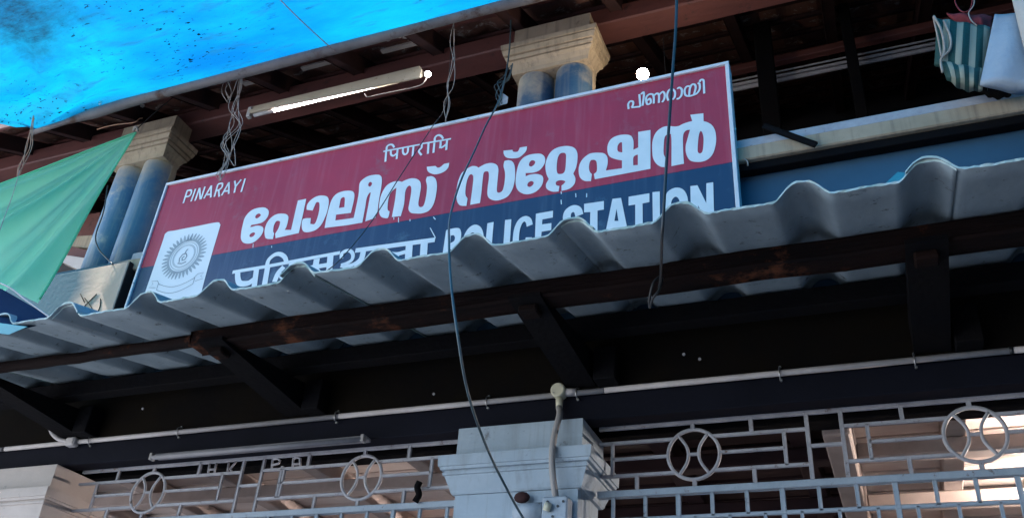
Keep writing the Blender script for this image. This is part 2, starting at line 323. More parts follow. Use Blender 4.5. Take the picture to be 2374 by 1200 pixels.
ob = thing('blocker_building', 'plain dark building added unseen behind the viewpoint as a light blocker', 'building', (4, -8.5, 0))  # out of view, added to keep light off the right half
box('wall', (-1.5, -9.5, 0.004), (14, -8.5, 7.5), m_olive, ob)  # body of the added blocker building
for k in range(5): box('blocker_shutter', (-0.8 + k * 2.9, -8.49, 0.01), (1.4 + k * 2.9, -8.44, 2.6), m_navy, ob, 0.01)
sw = box('blocker_wall', (8.4, -8.4, 0.004), (8.7, 9, 6.5), m_olive); tag(sw, 'plain wall added unseen far to the right as a light blocker', 'wall')  # also out of view, added to cut light from the right
# ---------------------------------------------------------------- ground storey: lintel, pillars, ceiling
t = thing('lintel_wall', 'dark navy lintel band with shade-darkened brown wall above it over the grilles', 'wall', (-1.3, 3.2, Z + 1.36))
box('lintel_band', (-12, 3.2, Z + 1.401), (5.5, 3.285, Z + 1.508), m_navy, t, 0.004)
box('upper_wall', (-12, 3.19, Z + 1.51), (5.5, 3.37, Z + 1.98), m_olive, t, 0.004)
for px, py in ((1418, 848), (1585, 820), (1622, 831), (1005, 912), (330, 946), (228, 952)):
    p = at(px, py, 3.185); cyl('paint_fleck', p, p + Vector((0, 0.012, 0)), 0.006, m_pvc, t, 7)
box('inner_beam', (-12, 3.40, Z + 1.405), (5.5, 3.50, Z + 1.655), m_blackwood, t, 0.004)
rb = box('rear_batten', (-12, 2.99, Z + 1.67), (5.5, 3.06, Z + 1.745), m_blackwood, None, 0.004)
tag(rb, 'black timber batten under the rear edge of the cement sheets', 'batten')

def lower_pillar(cx, label, m_paleblue=m_paleblue):
    t = thing('lower_pillar', label, 'pillar', (cx, 3.3, 0.3), 'square pillars of the ground floor')
    y0, y1, hw = 3.155, 3.43, 0.265
    square_profile('shaft', cx, y0 + 0.004, y1 - 0.02, hw - 0.012, [(0.3, 0), (Z + 1.115, 0)], m_paleblue, t)
    square_profile('capital_moulding', cx, y0, y1, hw, [(Z + 1.117, 0.0), (Z + 1.125, 0.006), (Z + 1.133, 0.008), (Z + 1.18, 0.026), (Z + 1.187, 0.027), (Z + 1.188, 0.035), (Z + 1.197, 0.036), (Z + 1.198, 0.029), (Z + 1.206, 0.03), (Z + 1.207, 0.043), (Z + 1.218, 0.045), (Z + 1.219, 0.051), (Z + 1.262, 0.053)], m_paleblue, t)
    square_profile('top_block', cx, y0, y1, hw, [(Z + 1.264, 0), (Z + 1.392, 0)], m_paleblue, t)
    return t
lower_pillar(-1.328, 'pale blue square pillar in the middle carrying the flexible conduit')
lower_pillar(-4.03, 'cream-lit square pillar at the left edge beside the lettered grille', m_sunbounce)
lower_pillar(1.42, 'pale blue square pillar at the far right beyond the second grille')

t = thing('veranda_ceiling', 'pale boarded ceiling with joists seen through the iron grilles', 'ceiling', (-1.3, 5, Z + 1.74))
for xb in (-0.16, -1.75):  # the second is unseen, added to block light from the middle bay
    box('deep_or_blocker_beam', (xb - 0.05, 3.505, Z + 1.385), (xb + 0.05, 7.4, Z + 1.655), m_joist, t, 0.006)
yy = 3.51
k = 0
while yy < 7.4:
    wd = random.uniform(0.125, 0.15)
    for xa, xb, mc in ((-7.4, -4.1, m_ceil), (-4.09, -1.75, m_ceil), (-1.74, -0.17, m_ceil_shade), (-0.16, 3.4, m_ceil)):
        dz = random.uniform(-0.006, 0.006)
        box('ceiling_board', (xa, yy, Z + 1.66 + dz), (xb, yy + wd, Z + 1.685 + dz), mc, t, 0.002)
    yy += wd + random.uniform(0.006, 0.03)
xj = -7.2
while xj < 3.4:
    if min(abs(xj + 0.045 + 0.16), abs(xj + 0.045 + 1.75)) > 0.1: box('joist', (xj, 3.505, Z + 1.56), (xj + 0.09, 7.4, Z + 1.652), m_ceil_shade if -1.7 < xj < -0.2 else m_joist, t, 0.006)
    xj += 0.62
for yb in (4.05, 4.75, 5.5, 6.3):
    for xa, xb in ((-12, -1.802), (-1.698, -0.212), (-0.108, 3.4)): box('cross_beam', (xa, yb, Z + 1.49), (xb, yb + 0.09, Z + 1.558), m_ceil_shade if -1.7 < xa < -0.2 else m_joist, t, 0.006)
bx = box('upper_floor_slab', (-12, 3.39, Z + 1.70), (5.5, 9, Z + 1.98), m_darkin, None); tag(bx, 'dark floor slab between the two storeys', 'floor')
bw = box('ground_floor_back_wall', (-12, 7.45, 0.3), (5.5, 7.6, Z + 1.695), m_joist, None); tag(bw, 'dim plastered back wall of the ground floor veranda', 'wall')
# assumed tube lamp, out of view, added to light the ceiling behind the right grille
t = thing('assumed_tube_light', 'assumed lit tube lamp, out of view, under the ceiling behind the right grille', 'lamp', (1.15, 4.45, Z + 1.46))
box('batten', (0.55, 4.42, Z + 1.455), (1.75, 4.48, Z + 1.488), m_bat, t, 0.003)
cyl('tube', (0.58, 4.45, Z + 1.43), (1.72, 4.45, Z + 1.43), 0.013, m_inner, t, 12)
for xx in (0.565, 1.735): box('end_holder', (xx - 0.012, 4.435, Z + 1.41), (xx + 0.012, 4.465, Z + 1.454), m_bat, t, 0.002)

t = thing('assumed_tube_light', 'assumed lit tube lamp, out of view, deep inside the veranda behind the lettered grille', 'lamp', (-2.2, 5.9, Z + 1.46))  # second assumed lamp, also out of view, added to brighten the left bay
box('batten', (-2.8, 5.87, Z + 1.455), (-1.6, 5.93, Z + 1.488), m_bat, t, 0.003)
cyl('tube', (-2.77, 5.9, Z + 1.43), (-1.63, 5.9, Z + 1.43), 0.013, m_inner2, t, 12)
for xx in (-2.785, -1.615): box('end_holder', (xx - 0.012, 5.885, Z + 1.41), (xx + 0.012, 5.915, Z + 1.454), m_bat, t, 0.002)
# iron grilles
def bar(t, x0, z0, x1, z1, wd=0.012, m=None, y=3.3, nm='bar', d=0.014):
    p = Vector((x0, y, Z + z0)); q = Vector((x1, y, Z + z1))
    return beam(nm, p, q, d, wd, m or m_grille, t, up=(0, 0, 1) if abs(x1 - x0) > abs(z1 - z0) else (1, 0, 0), bev=0.002)
def ring(t, cx, cz, r):
    pts = [(cx + r * math.cos(a), 3.3, Z + cz + r * math.sin(a)) for a in [2 * math.pi * i / 40 for i in range(40)]]
    tube('ring', pts, 0.0075, m_grille, t, 6, sm=False, closed=True)
    for s in (-1, 1):
        a = smooth_path([(cx + s * r * 0.56, 3.299, Z + cz + r * 0.78), (cx + s * r * 0.28, 3.299, Z + cz + r * 0.36), (cx + s * r * 0.2, 3.299, Z + cz), (cx + s * r * 0.28, 3.299, Z + cz - r * 0.36), (cx + s * r * 0.56, 3.299, Z + cz - r * 0.78)], 5)
        tube('inner_arc', a, 0.0065, m_grille, t, 6, sm=False)
    bar(t, cx - r * 0.2, cz, cx + r * 0.2, cz, 0.011)
    bar(t, cx, cz + r, cx, 1.392, 0.016); bar(t, cx, cz - r, cx, 1.142, 0.016)
H0, H1, H2, H3, H4, H5 = 1.399, 1.336, 1.270, 1.203, 1.130, 1.033
def grille(label, xl, xr, vm, dg, circles, zshift, parts):
    t = thing('iron_grille', label, 'grille', ((xl + xr) / 2, 3.3, Z + 0.4), 'iron grilles between the ground floor pillars')
    bar(t, xl, H0, xr, H0, 0.016)
    bar(t, xl, H4, xr, H4, 0.026, m_rail, d=0.03)
    bar(t, xl, H5, xr, H5, 0.014, m_rail)
    for s in (-1, 1): bar(t, vm + s * dg, H4, vm + s * dg, H0, 0.015)
    bar(t, vm - dg, H2, vm + dg, H2, 0.013)
    for c in circles:
        r = 0.098
        ring(t, c, H2, r)
        far = xl if c < vm else xr; near = vm - dg if c < vm else vm + dg
        s = -1 if c < vm else 1
        for zz, kx in ((H1, 0.75), (H3, 0.75)):
            bar(t, c - s * r * kx, zz, near, zz, 0.013); bar(t, c + s * r * kx, zz, far, zz, 0.013)
        v1 = c - s * (abs(c - vm) - dg) * 0.80; v2 = c + s * min(0.335, abs(far - c) * 0.85)
        bar(t, c - s * r, H2, v1, H2, 0.012); bar(t, c + s * r, H2, v2, H2, 0.012)
        bar(t, v1, H3, v1, H1, 0.014); bar(t, v2, H3, v2, H1, 0.014)
        q1 = c - s * 0.22; q2 = c + s * 0.22
        if not parts: bar(t, q1, H1, q1, H0, 0.015)
        elif s < 0: bar(t, q2, H1, q2, H0, 0.015)
        else: bar(t, q2, H1, q2, H0, 0.015)
        bar(t, q1, H4, q1, H3, 0.015)
        if abs(far - q2) > 0.05: bar(t, q2, H4, q2, H3, 0.015)
    x = xl + 0.06; i = 0
    while x < xr - 0.03:
        if i % 3 == 2: bar(t, x, 0.35, x, H4, 0.018, m_rail)
        else: bar(t, x, H5, x, H4, 0.014, m_rail)
        bar(t, x + 0.06, 0.35, x + 0.06, H5, 0.012, m_rail)
        x += 0.125; i += 1
    for zz in (0.35, -0.2, -0.75, -1.25): bar(t, xl, zz, xr, zz, 0.016, m_rail)
    for k in range(int((xr - xl) / 0.14)): bar(t, xl + 0.07 + k * 0.14, -1.29, xl + 0.07 + k * 0.14, 0.34, 0.012, m_rail)
    return t
g1 = grille('grey iron grille with two rings and the letters H.K and P.A', -3.74, -1.62, -2.70, 0.057, (-3.283, -2.111), 0, True)
g2 = grille('grey iron grille with two rings right of the middle pillar', -1.04, 1.13, -0.187, 0.060, (-0.667, 0.298), 0, False)
# letters in the left grille
def gl(strokes):
    bm = bmesh.new()
    for s in strokes: add_tube(bm, [at(430 + x / 7.419, 1040 + y / 7.419, 3.3) for x, y in s], 0.0052, 6)
    bm_obj('letter', bm, m_grille, g1, True)
gl([[(415, 250), (385, 450)], [(530, 240), (495, 440)], [(400, 355), (510, 345)]])
gl([[(745, 220), (720, 440)], [(870, 215), (770, 340)], [(770, 340), (825, 430)]])
gl([[(1505, 160), (1480, 360)], [(1505, 175), (1580, 160), (1630, 200), (1600, 250), (1500, 275)]])
gl([[(1860, 140), (1840, 340)], [(1860, 170), (1910, 140), (1970, 160), (1975, 320)], [(1850, 260), (1975, 255)]])
for px, py in ((510, 1098), (655, 1083)):
    p = at(px, py, 3.3); box('full_stop', p - Vector((.006, .006, .006)), p + Vector((.006, .006, .006)), m_grille, g1)
for a, b in (((463, 1062), 0), ((717, 1040), 0)):
    X = at(a[0], a[1] + 25, 3.3).x; bar(g1, X, H1, X, H0, 0.016)
X = at(655, 1110, 3.3).x; bar(g1, X, H3, X, H1 - 0.002, 0.014)
for px, py in ((970, 1140),):
    p = at(px, py, 3.27); tube('latch', [p + Vector((0, 0, 0.045)), p + Vector((-0.008, 0, 0.02)), p + Vector((0.004, 0, -0.01)), p + Vector((-0.01, 0, -0.04))], 0.014, m_blackwood, g1)

# ---------------------------------------------------------------- conduit, junction boxes, unlit tube
t = thing('wall_conduit', 'long dusty white conduit pipe running along the top of the navy band', 'pipe', (-1.3, 3.18, Z + 1.517))
cz = Z + 0.474 * 3.18 + 0.004
xa = -7.0
segs = [(-7.0, at(6, 1043, 3.18).x), (at(12, 1042, 3.18).x, -2.2), (-2.198, at(1400, 905, 3.18).x), (at(1402, 905, 3.18).x, at(2342, 815, 3.18).x), (at(2347, 815, 3.18).x, 5.0)]
for a, b in segs: cyl('pipe_length', (a, 3.18, cz), (b, 3.18, cz), 0.0115, m_pvc, t, 14)
for px in (210, 415, 780, 1130, 1338, 1808, 2120):
    q = at(px, 1043 - px * 0.0975, 3.18)
    tube('clip', [(q.x, 3.19, cz + 0.026), (q.x, 3.168, cz + 0.016), (q.x, 3.163, cz), (q.x, 3.168, cz - 0.016), (q.x, 3.19, cz - 0.026)], 0.003, m_metal, t, 6)
    for s in (-1, 1): cyl('screw', (q.x + 0.002, 3.19, cz + s * 0.026), (q.x + 0.002, 3.181, cz + s * 0.026), 0.005, m_metal, t, 8)
cap = at(2345, 814, 3.175)
cyl('black_joint', (cap.x - 0.006, 3.18, cz), (cap.x + 0.006, 3.18, cz), 0.0135, m_blackcable, t, 12)
p = at(1295, 905, 3.16)
t = thing('junction_box', 'round ivory junction box above the middle pillar', 'junction box', (p.x, 3.19, p.z))
bm = bmesh.new(); add_tube(bm, [Vector((p.x, y, p.z)) for y in (3.19, 3.148, 3.143)], [0.030, 0.030, 0.026], 28); bm_obj('lid', bm, m_box, t, False)
cyl('lower_spout', (p.x + 0.002, 3.168, p.z - 0.028), (p.x + 0.003, 3.168, p.z - 0.075), 0.015, m_box, t, 16, 0.013)
cyl('side_spout', (p.x + 0.028, 3.168, p.z - 0.004), (p.x + 0.07, 3.172, p.z - 0.004), 0.014, m_pvc, t, 16, 0.012)
for s in (-1, 1): cyl('screw', (p.x + s * 0.014, 3.144, p.z + s * 0.014), (p.x + s * 0.014, 3.140, p.z + s * 0.014), 0.003, m_metal, t, 8)
fl = tube('flexible_conduit', [(p.x + 0.003, 3.166, p.z - 0.070), at(1297, 962, 3.12), at(1286, 1005, 3.10), at(1280, 1055, 3.085), at(1282, 1105, 3.09), at(1288, 1148, 3.125), at(1290, 1170, 3.145)], 0.0125, m_flex, None, 12)
tag(fl, 'grey flexible conduit dropping over the capital from the round junction box', 'conduit')
p = at(165, 1023, 3.16)
t = thing('elbow_box', 'small white junction box with a curved pipe stub at the left of the lintel', 'junction box', (p.x, 3.19, p.z))
box('case', (p.x - 0.03, 3.145, p.z - 0.022), (p.x + 0.03, 3.189, p.z + 0.022), m_pvc, t, 0.008)
tube('curved_stub', [at(115, 985, 3.15), at(122, 1004, 3.155), at(138, 1018, 3.16), at(160, 1023, 3.165)], 0.011, m_pvc, t, 10)
t = thing('switch_box', 'pale blue electrical box with screws on the middle pillar shaft', 'switch box', at(1290, 1190, 3.12))
a = at(1263, 1156, 3.125); b = at(1322, 1156, 3.125)
box('case', (a.x, 3.095, a.z - 0.19), (b.x, 3.157, a.z), m_rail, t, 0.006)
for px, py in ((1264 + 6, 1162), (1306, 1161), (1293, 1172), (1281, 1196)):
    q = at(px, py, 3.094); cyl('screw', q, q + Vector((0, -0.003, 0)), 0.005, m_blackcable, t, 8)
q = at(1276, 1176, 3.09); cyl('entry_gland', q, q + Vector((-0.02, -0.012, 0.006)), 0.016, m_box, t, 12)
q = at(1195, 1190, 3.13); q2 = at(1262, 1184, 3.13)
cyl('pipe_socket', q, q2, 0.034, m_rail, t, 24)
q = at(1210, 1152, 3.13); bm = bmesh.new(); bmesh.ops.create_icosphere(bm, subdivisions=2, radius=0.032, matrix=Matrix.Translation(q) @ Matrix.Diagonal((1, 0.6, 0.7, 1)))
tag(bm_obj('wasp_nest', bm, m_darkroof, None, True), 'small dark mud lump under the middle capital beside the electrical box', 'mud lump')
a = at(350, 1055, 3.14); b = at(845, 1009, 3.14)
t = thing('unlit_tube_light', 'thin unlit grey tube lamp fixed across the navy band above the left grille', 'lamp', ((a.x + b.x) / 2, 3.19, a.z))
box('batten', (a.x, 3.15, a.z - 0.004), (b.x, 3.199, a.z + 0.012), m_dull, t, 0.003)
cyl('tube', (a.x + 0.01, 3.14, a.z - 0.011), (b.x - 0.01, 3.14, a.z - 0.011), 0.011, m_dull, t, 14)
for xx in (a.x + 0.006, b.x - 0.006): box('end_holder', (xx - 0.008, 3.13, a.z - 0.022), (xx + 0.008, 3.16, a.z + 0.010), m_flex, t, 0.002)

# ---------------------------------------------------------------- corrugated awning
ridges = [-5.92, -5.59, -5.25, -4.91, -4.57, -4.23, -3.9, -3.545, -3.21, -2.871, -2.488, -2.160, -1.806, -1.477, -1.136, -0.797, -0.459, -0.110, 0.223, 0.56, 0.90, 1.24, 1.58, 1.92]
def corr(x):
    h = 0.0
    for r in ridges:
        t_ = 1 - abs(x - r) / 0.072
        if t_ > 0:
            k_ = min(1.0, t_ * 1.45); h = max(h, 0.056 * (k_ * (1.35 - 0.35 * k_) if k_ < 1 else 1.0))
    return h - 0.010 + 0.003 * math.cos(x * 3.1)
_c0 = corr
def corr(x): return (_c0(x - 0.012) + 2 * _c0(x) + _c0(x + 0.012) + _c0(x - 0.006) + _c0(x + 0.006)) / 6
def sheet_z(x, y): return Z + 1.586 + 0.222 * (y - 2.2) + corr(x)
spans = [(-6.1, -4.82), (-4.97, -3.83), (-3.97, -2.80), (-2.94, -1.735), (-1.87, -0.725), (-0.835, 0.290), (0.165, 1.31), (1.18, 2.0)]
awn = thing('cement_sheet_awning', 'corrugated grey cement sheet awning in front of the lower edge of the sign', 'awning', (-1.3, 3.1, Z + 1.75))
for k, (xa, xb) in enumerate(spans):
    lift = 0.008 if k % 2 == 0 else 0.0
    yf = 2.2 + (0.012 if k % 2 == 1 else 0.0) + random.uniform(-0.004, 0.004); yr = 3.10
    nx = int((xb - xa) / 0.012); ny = 10; V = []; F = []
    th = 0.007
    for top in (0, 1):
        for j in range(ny + 1):
            y = yf + (yr - yf) * j / ny
            for i in range(nx + 1):
                x = xa + (xb - xa) * i / nx
                wv = 0.0012 * math.sin(x * 31 + k) + (random.uniform(-0.0012, 0.0012) if j == 0 else 0)
                yy = y + (random.uniform(-0.002, 0.002) if j == 0 else 0)
                V.append((x, yy, sheet_z(x, y) + lift + wv + th * top))
    n = (nx + 1) * (ny + 1)
    idx = lambda t_, j, i: t_ * n + j * (nx + 1) + i
    rim = []
    for j in range(ny):
        for i in range(nx):
            F.append((idx(0, j, i), idx(0, j + 1, i), idx(0, j + 1, i + 1), idx(0, j, i + 1)))
            F.append((idx(1, j, i), idx(1, j, i + 1), idx(1, j + 1, i + 1), idx(1, j + 1, i)))
    nb = len(F)
    for i in range(nx):
        F.append((idx(0, 0, i), idx(0, 0, i + 1), idx(1, 0, i + 1), idx(1, 0, i))); F.append((idx(0, ny, i + 1), idx(0, ny, i), idx(1, ny, i), idx(1, ny, i + 1)))
    for j in range(ny):
        F.append((idx(0, j + 1, 0), idx(0, j, 0), idx(1, j, 0), idx(1, j + 1, 0))); F.append((idx(0, j, nx), idx(0, j + 1, nx), idx(1, j + 1, nx), idx(1, j, nx)))
    o = mesh('cement_sheet', V, F, m_sheet, awn, True); o.data.materials.append(m_rim)
    for f in list(o.data.polygons)[nb:]: f.material_index = 1; f.use_smooth = False
def pole(name, x0, x1, y, z, r, zs=0.0):
    n = int((x1 - x0) / 0.12); pts = []; rr = []
    for i in range(n + 1):
        pts.append(Vector((x0 + (x1 - x0) * i / n, y + random.uniform(-0.004, 0.004), z + zs * i / n + random.uniform(-0.003, 0.003)))); rr.append(r * random.uniform(0.93, 1.06))
    bm = bmesh.new(); add_tube(bm, pts, rr, 10); return bm_obj(name, bm, m_oldwood, awn, True)
beam('purlin', (-2.55, 2.6, Z + 1.624), (3.0, 2.6, Z + 1.626), 0.105, 0.072, m_oldwood, awn, bev=0.010, wob=0.003)
pole('purlin_pole', -4.4, -2.35, 2.6, Z + 1.638, 0.026)
for k, bxx in enumerate((-3.76, -2.43, -1.085, 0.205, 1.55)):
    br = thing('awning_bracket', ['black timber bracket under the awning at the left edge', 'black timber bracket under the awning above the lettered grille', 'black timber bracket under the awning above the middle pillar', 'black timber bracket with a brown end, at the right of the awning', 'black timber bracket beyond the right edge of the picture'][k], 'bracket', (bxx, 3.18, Z + 1.53), 'timber brackets under the awning')
    V = []
    for s in (-1, 1):
        for y, z in ((2.53, 1.585), (2.53, 1.60), (3.185, 1.665), (3.185, 1.535)):
            V.append((bxx + s * (0.06 + 0.004 * s), y, Z + z))
    mesh('arm', V, [(0, 1, 2, 3), (7, 6, 5, 4), (0, 4, 5, 1), (1, 5, 6, 2), (2, 6, 7, 3), (3, 7, 4, 0)], m_blackwood, br)
    box('wall_post', (bxx + 0.075, 3.10, Z + 1.525), (bxx + 0.165, 3.186, Z + 1.665), m_blackwood, br, 0.004)
    box('end_block', (bxx - 0.035, 2.575, Z + 1.555), (bxx + 0.035, 2.64, Z + 1.585), m_oldwood, br, 0.006)
q = at(2090, 425, 2.5)
pk = mesh('broken_sheet_piece', [at(2052, 430, 2.35), at(2082, 402, 2.5), at(2132, 405, 2.5), at(2125, 425, 2.35), at(2052, 430, 2.35) + Vector((0, 0, .006)), at(2082, 402, 2.5) + Vector((0, 0, .006)), at(2132, 405, 2.5) + Vector((0, 0, .006)), at(2125, 425, 2.35) + Vector((0, 0, .006))], [(0, 1, 2, 3), (7, 6, 5, 4), (0, 4, 5, 1), (1, 5, 6, 2), (2, 6, 7, 3), (3, 7, 4, 0)], m_teal)
tag(pk, 'small teal broken piece lying on the awning right of the sign', 'debris')

# ---------------------------------------------------------------- upper storey: parapet, pillars, inner room
t = thing('parapet_wall', 'blue painted parapet with a cream ledge behind and right of the sign', 'wall', (-1.3, 3.15, Z + 1.98))
box('blue_wall', (-3.62, 3.10, Z + 1.76), (5.5, 3.18, Z + 2.405), m_bluewall, t, 0.004)
box('ledge', (-3.62, 3.03, Z + 2.407), (5.5, 3.34, Z + 2.478), m_cream, t, 0.006)
box('under_ledge_shade', (-3.62, 3.05, Z + 2.366), (5.5, 3.098, Z + 2.405), m_blackwood, t, 0.003)  # black strip stands in for the shadow below the ledge
box('ledge_capping', (-3.62, 3.045, Z + 2.481), (5.5, 3.33, Z + 2.530), m_grille, t, 0.006)
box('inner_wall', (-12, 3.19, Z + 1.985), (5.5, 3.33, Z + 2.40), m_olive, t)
st = beam('ledge_bar', at(1770, 292, 3.02), at(1892, 336, 3.0), 0.012, 0.026, m_blackwood, None); tag(st, 'short slanting black bar against the cream ledge', 'timber')  # narrow black bar slanting across the ledge

def upper_pillar(cx, label, m_column=m_column):
    t = thing('upper_pillar', label, 'pillar', (cx, 3.35, Z + 2.44), 'twin-columned pillars of the upper veranda')
    y0, y1, hw = 3.2, 3.35, 0.213
    for s in (-1, 1):
        bm = bmesh.new(); pts = []; rr = []
        for z, r in ((2.61, 0.10), (2.9, 0.101), (3.2, 0.1), (3.36, 0.099), (3.40, 0.094), (3.432, 0.074), (3.446, 0.04)):
            pts.append(Vector((cx + s * 0.105, y0 + 0.105, Z + z))); rr.append(r)
        add_tube(bm, pts, rr, 32); bm_obj('column', bm, m_column, t, True)
    box('back_slab', (cx - 0.208, 3.300, Z + 2.61), (cx + 0.208, 3.345, Z + 3.448), m_cream, t, 0.004)
    square_profile('capital_moulding', cx, y0, y1, hw, [(Z + 3.375, -0.004), (Z + 3.40, -0.002), (Z + 3.43, 0.010), (Z + 3.446, 0.024), (Z + 3.447, 0.014), (Z + 3.456, 0.014), (Z + 3.457, 0.026), (Z + 3.475, 0.032), (Z + 3.476, 0.022), (Z + 3.484, 0.022), (Z + 3.485, 0.038), (Z + 3.515, 0.046), (Z + 3.516, 0.034), (Z + 3.524, 0.034), (Z + 3.525, 0.050), (Z + 3.555, 0.052), (Z + 3.556, 0.020), (Z + 3.575, 0.016)], m_cream, t)
    square_profile('top_block', cx, y0, y1, hw, [(Z + 3.577, 0), (Z + 3.70, 0)], m_cream, t)
    return t
upper_pillar(-1.317, 'twin blue columns with a cream capital rising behind the middle of the sign')
upper_pillar(-4.045, 'twin blue columns with a cream capital left of the sign', m_column_pale)
upper_pillar(1.41, 'twin blue columns with a cream capital at the far right')
# pedestal below the left columns
p0 = at(300, 605, 3.0); 
t = thing('pillar_pedestal', 'beige plaster pedestal with scribbles under the left twin columns', 'pedestal', (-4.0, 3.1, Z + 2.0))
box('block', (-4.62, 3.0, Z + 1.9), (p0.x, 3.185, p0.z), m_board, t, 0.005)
box('shade_side_face', (p0.x + 0.0005, 3.002, Z + 1.9), (p0.x + 0.006, 3.183, p0.z - 0.002), m_darkin, t)  # thin dark panel paints the pedestal's right side as shaded
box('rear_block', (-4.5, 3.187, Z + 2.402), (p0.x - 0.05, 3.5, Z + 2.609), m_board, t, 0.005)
for pts in ([(193, 712), (205, 700), (224, 681)], [(196, 690), (206, 703), (214, 715)], [(233, 692), (232, 708), (226, 724)], [(186, 680), (196, 700)]):
    tube('scribble', [at(x, y, 2.998) for x, y in pts], 0.0022, m_darkin, t, 5)

# upper veranda inside
t = thing('upper_back_wall', 'dark back wall of the upper veranda', 'wall', (-1.3, 6.2, Z + 2))
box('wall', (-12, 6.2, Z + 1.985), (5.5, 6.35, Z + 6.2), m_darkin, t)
pb = beam('inner_beam', at(1400, 232, 4.3), at(2500, -15, 4.3) , 0.05, 0.05, m_redwood, None); tag(pb, 'pinkish brown beam inside the dark upper veranda right of the sign', 'beam')
for k, (a, b, r, lb) in enumerate((((1690, 195), (2200, 78), 0.006, 'thinnest upper pipe of three inside the upper veranda'), ((1700, 200), (2200, 92), 0.010, 'middle pipe of three inside the upper veranda'), ((1700, 211), (2200, 102), 0.014, 'thickest lowest pipe of three inside the upper veranda'))):
    a = at(*a, 4.25); b = at(*b, 4.25); b.z = a.z = (a.z + b.z) / 2; a.x -= 0.8; b.x += 0.8
    tag(cyl('inner_pipe', a, b, r, m_grille, None, 8), lb, 'pipe', 'pipes inside the upper veranda')
for px, wd, lb in ((1775, 0.10, 'dark timber post just right of the sign inside the upper veranda'), (1978, 0.06, 'thin dark post halfway between sign and hanging bags')):
    q = at(px, 150, 4.1); tag(box('inner_post', (q.x - wd / 2, 4.06, Z + 2.0), (q.x + wd / 2, 4.14, Z + 4.25), m_blackwood, None, 0.006), lb, 'post', 'posts inside the upper veranda')

# ---------------------------------------------------------------- roof
SL = 0.50
def roofz(y): return Z + 3.885 + SL * (y - 3.4)
roof = thing('tiled_roof', 'old timber roof with clay tiles over the upper veranda', 'roof', (-1.3, 3.4, Z + 3.95))
box('wall_plate', (-12, 3.30, Z + 3.705), (5.6, 3.46, Z + 3.825), m_redwood, roof, 0.008)
xr = -7.35; k = 0
while xr < 5.5:
    beam('rafter', (xr, 2.88, roofz(2.88) + 0.0), (xr, 6.6, roofz(6.6) + 0.0), 0.07, 0.11, m_darkroof, roof, up=(0, 0, 1), bev=0.005)
    xr += 0.53; k += 1
yb = 2.90; nb = 0
while yb < 6.6:
    z = roofz(yb) + 0.0716
    beam('batten', (-12, yb, z), (5.6, yb, z), 0.045, 0.022, m_redwood if nb < 3 else m_darkroof, roof, up=(0, -SL, 1), bev=0.003)
    yb += 0.26; nb += 1
box('eave_board', (-12, 2.845, roofz(2.86) - 0.05), (5.6, 2.868, roofz(2.86) + 0.09), m_redwood, roof, 0.004)
# clay tiles: rolled profile
def tile_data():
    V = []; F = []; n = 10; L = 0.30
    for j in range(2):
        for i in range(n + 1):
            u = i / n; x = u * 0.252
            h = 0.022 * max(0, math.sin(u * math.pi * 2)) - 0.006 * max(0, -math.sin(u * math.pi * 2)) + 0.010 * (1 if u > 0.93 else 0)
            V.append((x, j * L, h + (0.014 if j == 0 else 0)))
    for t_ in range(1):
        m_ = len(V)
    V += [(x, y, z + 0.012) for x, y, z in V]
    m_ = (n + 1) * 2
    for i in range(n):
        a, b, c, d = i, i + 1, n + 1 + i + 1, n + 1 + i
        F += [(a, d, c, b), (a + m_, b + m_, c + m_, d + m_), (a, b, b + m_, a + m_), (d, d + m_, c + m_, c)]
    F += [(0, m_, m_ + n + 1, n + 1), (n, 2 * n + 1, 2 * n + 1 + m_, n + m_)]
    me = bpy.data.meshes.new('roof_tile'); me.from_pydata(V, [], F); me.materials.append(m_tile); return me
td = tile_data(); ang = math.atan(SL)
def onroof(px, py, drop=0.0):
    r = at(px, py, 1.0).z - Z; Y = (3.885 - 1.7 + 0.06 - drop) / (r - SL); return at(px, py, Y)
m_lip = mat('pale_lime_mortar', (0.50, 0.42, 0.38), (0.34, 0.27, 0.24), 14, 0.9, 0.4, 60)
for (xa, ya), (xb, yb2), n in (((662, 146), (762, 124), 7), ((868, 96), (980, 78), 8), ((300, 252), (345, 243), 2), ((130, 300), (170, 290), 2)):
    for i in range(n):
        f = (i + random.uniform(0.1, 0.5)) / n
        q = onroof(xa + (xb - xa) * f, ya + (yb2 - ya) * f + random.uniform(-3, 3), 0.01)
        bm = bmesh.new(); bmesh.ops.create_icosphere(bm, subdivisions=1, radius=0.016)
        for v_ in bm.verts: v_.co = Vector((v_.co.x * random.uniform(0.9, 1.6), v_.co.y * 0.8, v_.co.z * random.uniform(0.4, 0.9))) + q
        bm_obj('mortar_bit', bm, m_lip, roof)
for (xa, ya), (xb, yb2) in (((700, 160), (815, 134)), ((885, 120), (1003, 92)), ((565, 195), (632, 181))):
    a_ = onroof(xa, ya, 0.05); b_ = onroof(xb, yb2, 0.05); b_.y = a_.y; b_.z = a_.z
    beam('pale_lath', a_, b_, 0.03, 0.014, m_joist, roof, bev=0.002)
bmr = bmesh.new(); count = 0
rows = 15
